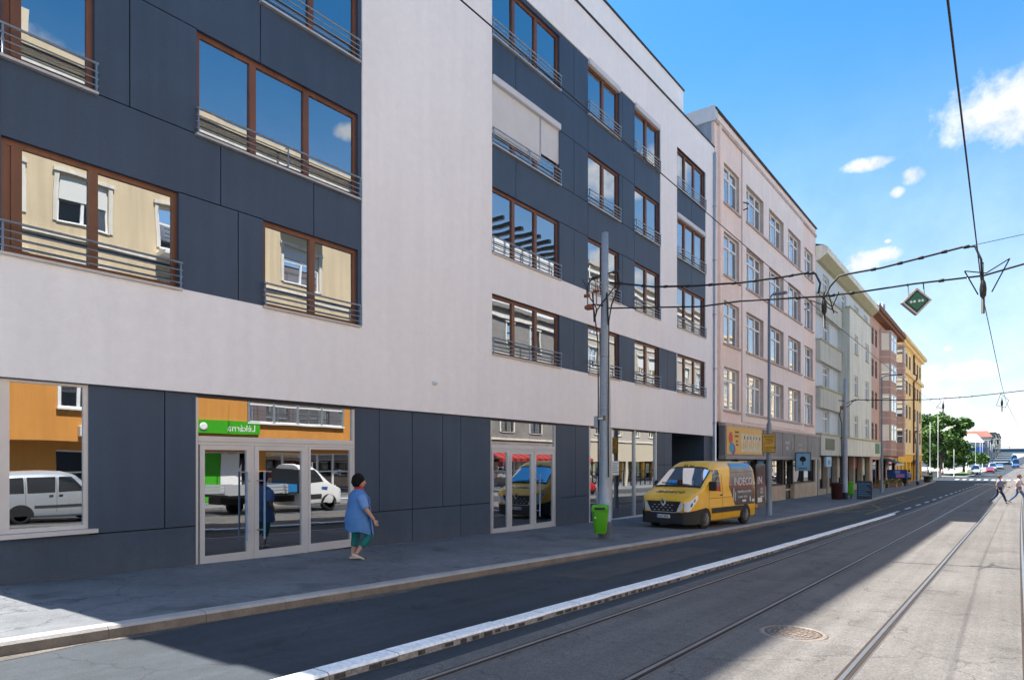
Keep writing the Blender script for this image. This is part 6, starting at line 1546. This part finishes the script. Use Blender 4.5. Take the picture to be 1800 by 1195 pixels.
flow = [mat('flower_red', (.5, .04, .05), .7), mat('flower_pink', (.6, .2, .35), .7), mat('flower_yellow', (.65, .45, .05), .7), leafd[1], leafd[2]]
crate_cols = [mat('crate_wood', (.34, .20, .10), .8, n1=(4, .2)), mat('crate_black', (.03, .03, .035), .6), mat('crate_blue', (.05, .1, .3), .6)]
k = 0
for (x, y, m) in ((-10.0, 72.2, 0), (-9.9, 73.8, 1), (-10.1, 75.5, 0), (-9.6, 77.2, 0), (-9.8, 79, 2), (-9.5, 81, 0), (-9.9, 82.6, 1)):
    t = thing('plant_crate', ['wooden crate of mixed flowering plants at the near end of the stall row', 'black crate of tall plants, second from the chalk board', 'wooden crate of reddish flowers, third from the chalk board', 'wooden crate of low greenery in the middle of the stall row', 'blue crate of plants under the green awning', 'wooden crate of plants before the dark stall, sixth in the row', 'black crate of plants at the far end of the stall row'][k], 'plant crate', (x, y, PZ(y)), group='plant crates outside the shop')
    mb = MB()
    for z in (0, .14, .28): mb.box(-.45, .45, -.38, -.35, z, z + .12, crate_cols[m]); mb.box(-.45, .45, .35, .38, z, z + .12, crate_cols[m]); mb.box(-.45, -.42, -.35, .35, z, z + .12, crate_cols[m]); mb.box(.42, .45, -.35, .35, z, z + .12, crate_cols[m])
    mb.box(-.42, .42, -.35, .35, .02, .05, crate_cols[m]); mb.build('crate', t)
    mb = MB(); leaves(mb, (0, 0, .55), .5, .42, .3, 150, .09, rnd, flow, (.12, .1, .12, .35, .3)); mb.build('plant', t); k += 1
t = thing('market_cart', 'dark stall with a blue and pink sheet hung over it', 'stall', (-9.75, 84.0 - 1.0, PZ(83)))
mb = MB(); mb.box(-.9, .9, -.5, .5, .25, .9, mat('stall_dark', (.02, .018, .022), .8, n1=(3, .3)), bev=.06)
for sx in (-.7, .7):
    for sy in (-.4, .4): mb.tube([(sx, sy, 0), (sx, sy, .3)], .05, black, 6)
mb.build('table', t)
mb = MB(); mb.box(-.95, .95, -.56, -.5, .85, 1.75, mat('sheet_blue', (.02, .07, .26), .6), bev=.03); mb.box(-.1, .7, -.58, -.565, .9, 1.3, mat('sheet_pink', (.50, .20, .50), .6)); mb.box(-.2, .3, -.58, -.565, 1.35, 1.65, mat('sheet_light', (.25, .40, .65), .6)); mb.build('sheet', t)

# ------------------------------------------------------------------ beyond the crossing
def tree(name, label, x, y, h, w, crown0, n, seed, group, size=.34, trunk=.28):
    rn = random.Random(seed); z = zr(y) + .05; t = thing(name, label, 'tree', (x, y, z), group=group)
    bark = mat('bark', (.075, .058, .042), .9, n1=(3, .3), bump=(10, .5)); mb = MB()
    mb.tube([(0, 0, -.2), (.05, .02, h*.2), (-.05, .03, h*.45), (0, 0, h*.75)], [trunk, trunk*.8, trunk*.55, trunk*.15], bark, 9)
    tips = []
    for k in range(11):
        a = k * 2.4 + rn.uniform(-.4, .4); z0 = h * rn.uniform(.22, .55); L = w * rn.uniform(.55, .95); z1 = z0 + h * rn.uniform(.12, .38)
        p = (cos(a) * L, sin(a) * L, min(z1, h*.9)); mb.tube([(0, 0, z0), (p[0]*.5, p[1]*.5, z0 + (p[2]-z0)*.65), p], [trunk*.4, trunk*.25, trunk*.08], bark, 6); tips.append(p)
    mb.build('trunk', t)
    mb = MB(); cl = []
    for p in tips: cl.append((p, rn.uniform(.26, .4) * w))
    for k in range(26):
        a = rn.uniform(0, 2*pi); e = rn.uniform(-.75, 1); rr = rn.uniform(.45, 1) ** .6; c = math.sqrt(max(0, 1 - e*e))
        cl.append(((cos(a)*c*w*.85*rr, sin(a)*c*w*.85*rr, h*crown0 + (h - h*crown0)*.5*(1 + e*.88*rr)), rn.uniform(.2, .36) * w))
    for c, r in cl: leaves(mb, c, r, r, r * .78, max(20, n // len(cl)), size, rn, leafd, rn.choice(((.55, .35, .1), (.3, .5, .2), (.2, .45, .35))))
    mb.build('crown', t)
tree('broadleaf_tree', 'large dark green tree beyond the crossing beside the yellow house', -10.4, 150, 11.7, 4.5, .10, 11500, 5, 'trees beyond the crossing', size=.33)
tree('broadleaf_tree', 'tall tree standing behind the largest tree beyond the crossing', -15.0, 157, 12.2, 5.0, .05, 7000, 8, 'trees beyond the crossing', size=.36)
tree('broadleaf_tree', 'low dark tree filling the gap under the largest far tree', -11.5, 163, 7.5, 4.6, .02, 4200, 15, 'trees beyond the crossing', size=.36)
tree('broadleaf_tree', 'small bright tree to the right of the largest far tree', -8.2, 178, 5.0, 1.9, .2, 1800, 9, 'trees beyond the crossing')
tree('broadleaf_tree', 'low yellowish tree in front of the blue roofed building', -6.4, 198, 4.6, 2.2, .2, 1600, 12, 'trees beyond the crossing')
for k in range(7):
    tree('avenue_tree', ['first', 'second', 'third', 'fourth', 'fifth', 'sixth', 'seventh'][k] + ' nearest tree of the avenue row at the far right', xo(250 + k*22) + 7.2 + .25*k, 250 + k*22, 7.2, 3.6, .22, 1100, 30 + k, 'avenue trees far down the street', size=.55)
def wall_low():
    t = thing('planter_wall', 'low pale rendered wall beside the pavement past the crossing', 'wall', (-12.5, 142, zr(142)), world=False)
    mb = MB(); mb.box(-9, 2.6, -.2, .2, -.3, 1.0, mat('pale_wall', (.50, .45, .38), .9, n1=(.6, .12)), bev=.03); mb.build('wall', t); mb = MB(); mb.box(-9.05, 2.65, -.25, .25, 1.0, 1.1, kerbm); mb.build('coping', t)
wall_low()
t = thing('round_planter', 'dark round street planter with a flat pale rim, on the kerb near the crossing', 'planter', (-8.7, 103, PZ(103)))
mb = MB(); mb.lathe([(.42, 0), (.42, .75), (0, .75)], mat('planter_dark', (.025, .028, .03), .7), 18); mb.build('tub', t)
mb = MB(); mb.lathe([(.4, .75), (.8, .80), (.85, .86), (.8, .90), (0, .90)], mat('planter_rim', (.40, .37, .34), .8), 20); mb.build('rim', t)
t = thing('litter_bin', 'small green bin on the pavement corner at the crossing', 'litter bin', (-9.6, 119, PZ(119))); mb = MB(); mb.box(-.25, .25, -.25, .25, 0, 1.0, mat('bin_dark_green', (.03, .15, .03), .6), bev=.06); mb.build('body', t); mb = MB(); mb.box(-.28, .28, -.28, .28, 1.0, 1.1, black, bev=.02); mb.build('lid', t)
def thin_pole(label, px, Y, zt, name='flag_pole', cat='pole', r=.07, c=None):
    th = R(YAW) - math.atan((px - 900) / 1172); x = -Y * tan(th); z = zr(Y) + .05
    t = thing(name, label, cat, (x, Y, z), group='thin poles beyond the crossing'); mb = MB(); mb.tube([(0, 0, -.2), (0, 0, (zt - z)*.5), (0, 0, zt - z)], [r, r*.8, r*.6], c or steel, 8); mb.lathe([(0, zt - z + r), (r, zt - z), (r*.6, zt - z - .05)], c or steel, 8); mb.build('shaft', t)
    mb = MB(); mb.lathe([(r*2.2, -.1), (r*2.2, .1), (r, .16)], dark_metal, 8); mb.build('foot', t); return t
wpole = mat('pole_white', (.55, .56, .55), .5)
thin_pole('pale thin pole standing before the dark trunk of the large far tree', 1635, 138, 8.6, c=wpole)
thin_pole('taller pale pole just right of the one before the far tree', 1649, 134, 9.4, c=wpole)
thin_pole('pale pole at the right edge of the large far tree', 1677, 140, 3.8, c=wpole)
thin_pole('short pale post at the crossing under the far tree', 1658, 136, 1.4, name='bollard_post', c=wpole)
for k, (px, Y) in enumerate(((1697, 190), (1703, 196), (1715, 185), (1723, 200), (1727, 205), (1737, 215), (1741, 222), (1744, 230))):
    thin_pole(('first', 'second', 'third', 'fourth', 'fifth', 'sixth', 'seventh', 'eighth')[k] + ' from the left of the thin white poles before the blue fascia', px, Y, 6.8 + .3 * (k % 3), c=wpole)
t = thing('traffic_mast', 'long white mast arm reaching over the road past the crossing', 'traffic mast', (-7.4, 172, zr(172)))
mb = MB(); mb.tube([(0, 0, 0), (0, 0, 7.6)], [.14, .1], wpole, 8); mb.build('post', t)
mb = MB(); mb.tube([(-3.5, 0, 6.4), (0, 0, 6.7), (5.6, 0, 7.1)], .09, wpole, 8); mb.build('arm', t)
for x in (4.4, 5.4):
    mb = MB(); mb.box(x - .15, x + .15, -.15, .12, 6.1, 7.1, black, bev=.04); mb.build('signal_head', t)
def far_building(name, label, x0, x1, y0, y1, h, wm, rm, band=None, pitched=0, rows=3, seed=1):
    z = zr(y0) - .5; t = thing(name, label, 'building', ((x0 + x1) / 2, (y0 + y1) / 2, z)); w, d = (x1 - x0) / 2, (y1 - y0) / 2
    mb = MB(); mb.box(-w, w, -d, d, 0, h, wm); mb.build('wall', t)
    mb = MB()
    if pitched:
        mb.poly([(-w-.3, -d-.3, h), (w+.3, -d-.3, h), (w*.75, 0, h + pitched), (-w*.75, 0, h + pitched)], rm); mb.poly([(w+.3, -d-.3, h), (w+.3, d+.3, h), (w*.75, 0, h + pitched)], rm)
        mb.poly([(-w-.3, d+.3, h), (w+.3, d+.3, h), (w*.75, 0, h + pitched), (-w*.75, 0, h + pitched)], rm); mb.poly([(-w-.3, -d-.3, h), (-w-.3, d+.3, h), (-w*.75, 0, h + pitched)], rm)
    else: mb.box(-w-.2, w+.2, -d-.2, d+.2, h, h + .4, rm)
    mb.build('roof', t)
    for r in range(rows):
        zz = 1.4 + r * (h - 1) / rows
        for k in range(max(2, int(2*w/2.6))):
            xx = -w + .8 + k * 2.6
            if xx + 1.3 < w: mb = MB(); mb.box(xx, xx + 1.3, -d - .03, -d + .1, zz, zz + 1.5, farglass); mb.build('window', t)
        for k in range(max(2, int(2*d/3))):
            yy = -d + .8 + k * 3
            if yy + 1.4 < d: mb = MB(); mb.box(w - .1, w + .03, yy, yy + 1.4, zz, zz + 1.5, farglass); mb.build('window', t)
    if band: mb = MB(); mb.box(-w - .05, w + .05, -d - .3, -d - .05, band[0], band[1], band[2]); mb.build('fascia', t)
    return t
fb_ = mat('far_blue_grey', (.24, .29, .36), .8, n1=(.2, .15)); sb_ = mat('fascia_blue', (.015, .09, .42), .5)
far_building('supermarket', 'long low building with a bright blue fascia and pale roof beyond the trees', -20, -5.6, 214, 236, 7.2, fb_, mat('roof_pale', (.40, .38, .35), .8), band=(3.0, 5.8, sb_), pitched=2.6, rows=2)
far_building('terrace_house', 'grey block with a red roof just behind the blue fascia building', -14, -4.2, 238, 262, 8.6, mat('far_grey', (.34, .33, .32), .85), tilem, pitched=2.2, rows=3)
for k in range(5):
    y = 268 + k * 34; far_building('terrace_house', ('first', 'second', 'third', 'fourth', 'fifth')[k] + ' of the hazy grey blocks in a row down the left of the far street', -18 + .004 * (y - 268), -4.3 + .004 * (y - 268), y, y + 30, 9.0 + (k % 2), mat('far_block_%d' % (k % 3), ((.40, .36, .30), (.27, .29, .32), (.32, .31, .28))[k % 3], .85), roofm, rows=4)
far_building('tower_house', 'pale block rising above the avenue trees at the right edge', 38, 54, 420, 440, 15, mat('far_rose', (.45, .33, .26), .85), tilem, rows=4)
# railway bridge closing the street, air haze painted into its blue, wooded ridge behind it
t = thing('railway_bridge', 'haze-tinted dark blue grey railway bridge closing the far end of the street', 'bridge', (20, 520, 0))
bm_ = mat('bridge_haze_blue', (.07, .15, .23), .7, n1=(.05, .2)); mb = MB(); mb.box(-28, 60, -4, 4, 6.2, 9.4, bm_); mb.build('deck', t)
for x in (-24, -4, 22, 46): mb = MB(); mb.box(x - 1.5, x + 1.5, -4, 4, 2, 6.2, bm_); mb.build('pier', t)
mb = MB()
for k in range(12): mb.box(-28 + k * 7.6, -27.7 + k * 7.6, -4.2, -4.0, 9.5, 10.6, bm_)
mb.box(-28, 60, -4.2, -4.0, 10.4, 10.6, bm_); mb.build('railing', t)
mb = MB(); hillm = mat('hill_haze_green', (.10, .15, .16), .95, n1=(.01, .25)); rn = random.Random(4)  # distance haze is put into the ridge's blue green colour
xs = [-700 + 35 * i for i in range(52)]; prof = [22 + 8 * sin(i * .23) + 4 * sin(i * .71 + 1) + rn.uniform(-1.2, 1.2) for i in range(52)]
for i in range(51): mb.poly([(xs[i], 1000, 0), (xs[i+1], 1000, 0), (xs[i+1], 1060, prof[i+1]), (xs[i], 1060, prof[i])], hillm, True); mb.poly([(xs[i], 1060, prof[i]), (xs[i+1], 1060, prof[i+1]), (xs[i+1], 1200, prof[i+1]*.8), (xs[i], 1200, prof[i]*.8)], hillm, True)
struct(mb.build('hills'))
mb = MB(); gm2 = mat('verge_grass', (.10, .14, .04), .95, n1=(.4, .3), n2=(6, .2))
for (a, b, x0, x1) in ((205, 330, .2, 2.6), (150, 200, -12.8, -9.8)):
    Y = ys(a, b, 8); 
    for p, q in zip(Y, Y[1:]): mb.poly([(x0 + xo(p), p, zr(p) + .13), (x1 + xo(p), p, zr(p) + .13), (x1 + xo(q), q, zr(q) + .13), (x0 + xo(q), q, zr(q) + .13)], gm2)
struct(mb.build('grass_verge'))
# traffic far down the road
gfar = 'vehicles far down the road'
minivan('white van waiting past the crossing, nearest of the far vehicles', whitev, -5.5, 163.3, pi, H=2.3, L=5, group=gfar)
hatch('red car behind the white van far down the road', redp, -3.4, 176, pi, group=gfar)
minivan('grey van behind the red car far down the road', silver, -3.2, 190, pi, H=2.2, L=5, group=gfar)
hatch('pale car farther down the road behind the grey van', silver, -2.0, 204, pi, group=gfar)
hatch('red car far off on the right of the road', redp, 6.6, 230, pi, group=gfar)
hatch('second red car far off on the right, beyond the first', redp, 8.4, 250, pi, group=gfar)
minivan('blue lorry coming up the far road', bluep, 1.2, 215, pi, H=2.7, L=6, group=gfar)
minivan('second blue lorry behind the first on the far road', paint('teal_paint', (.02, .12, .18)), 1.0, 240, pi, H=3.2, L=7, group=gfar)
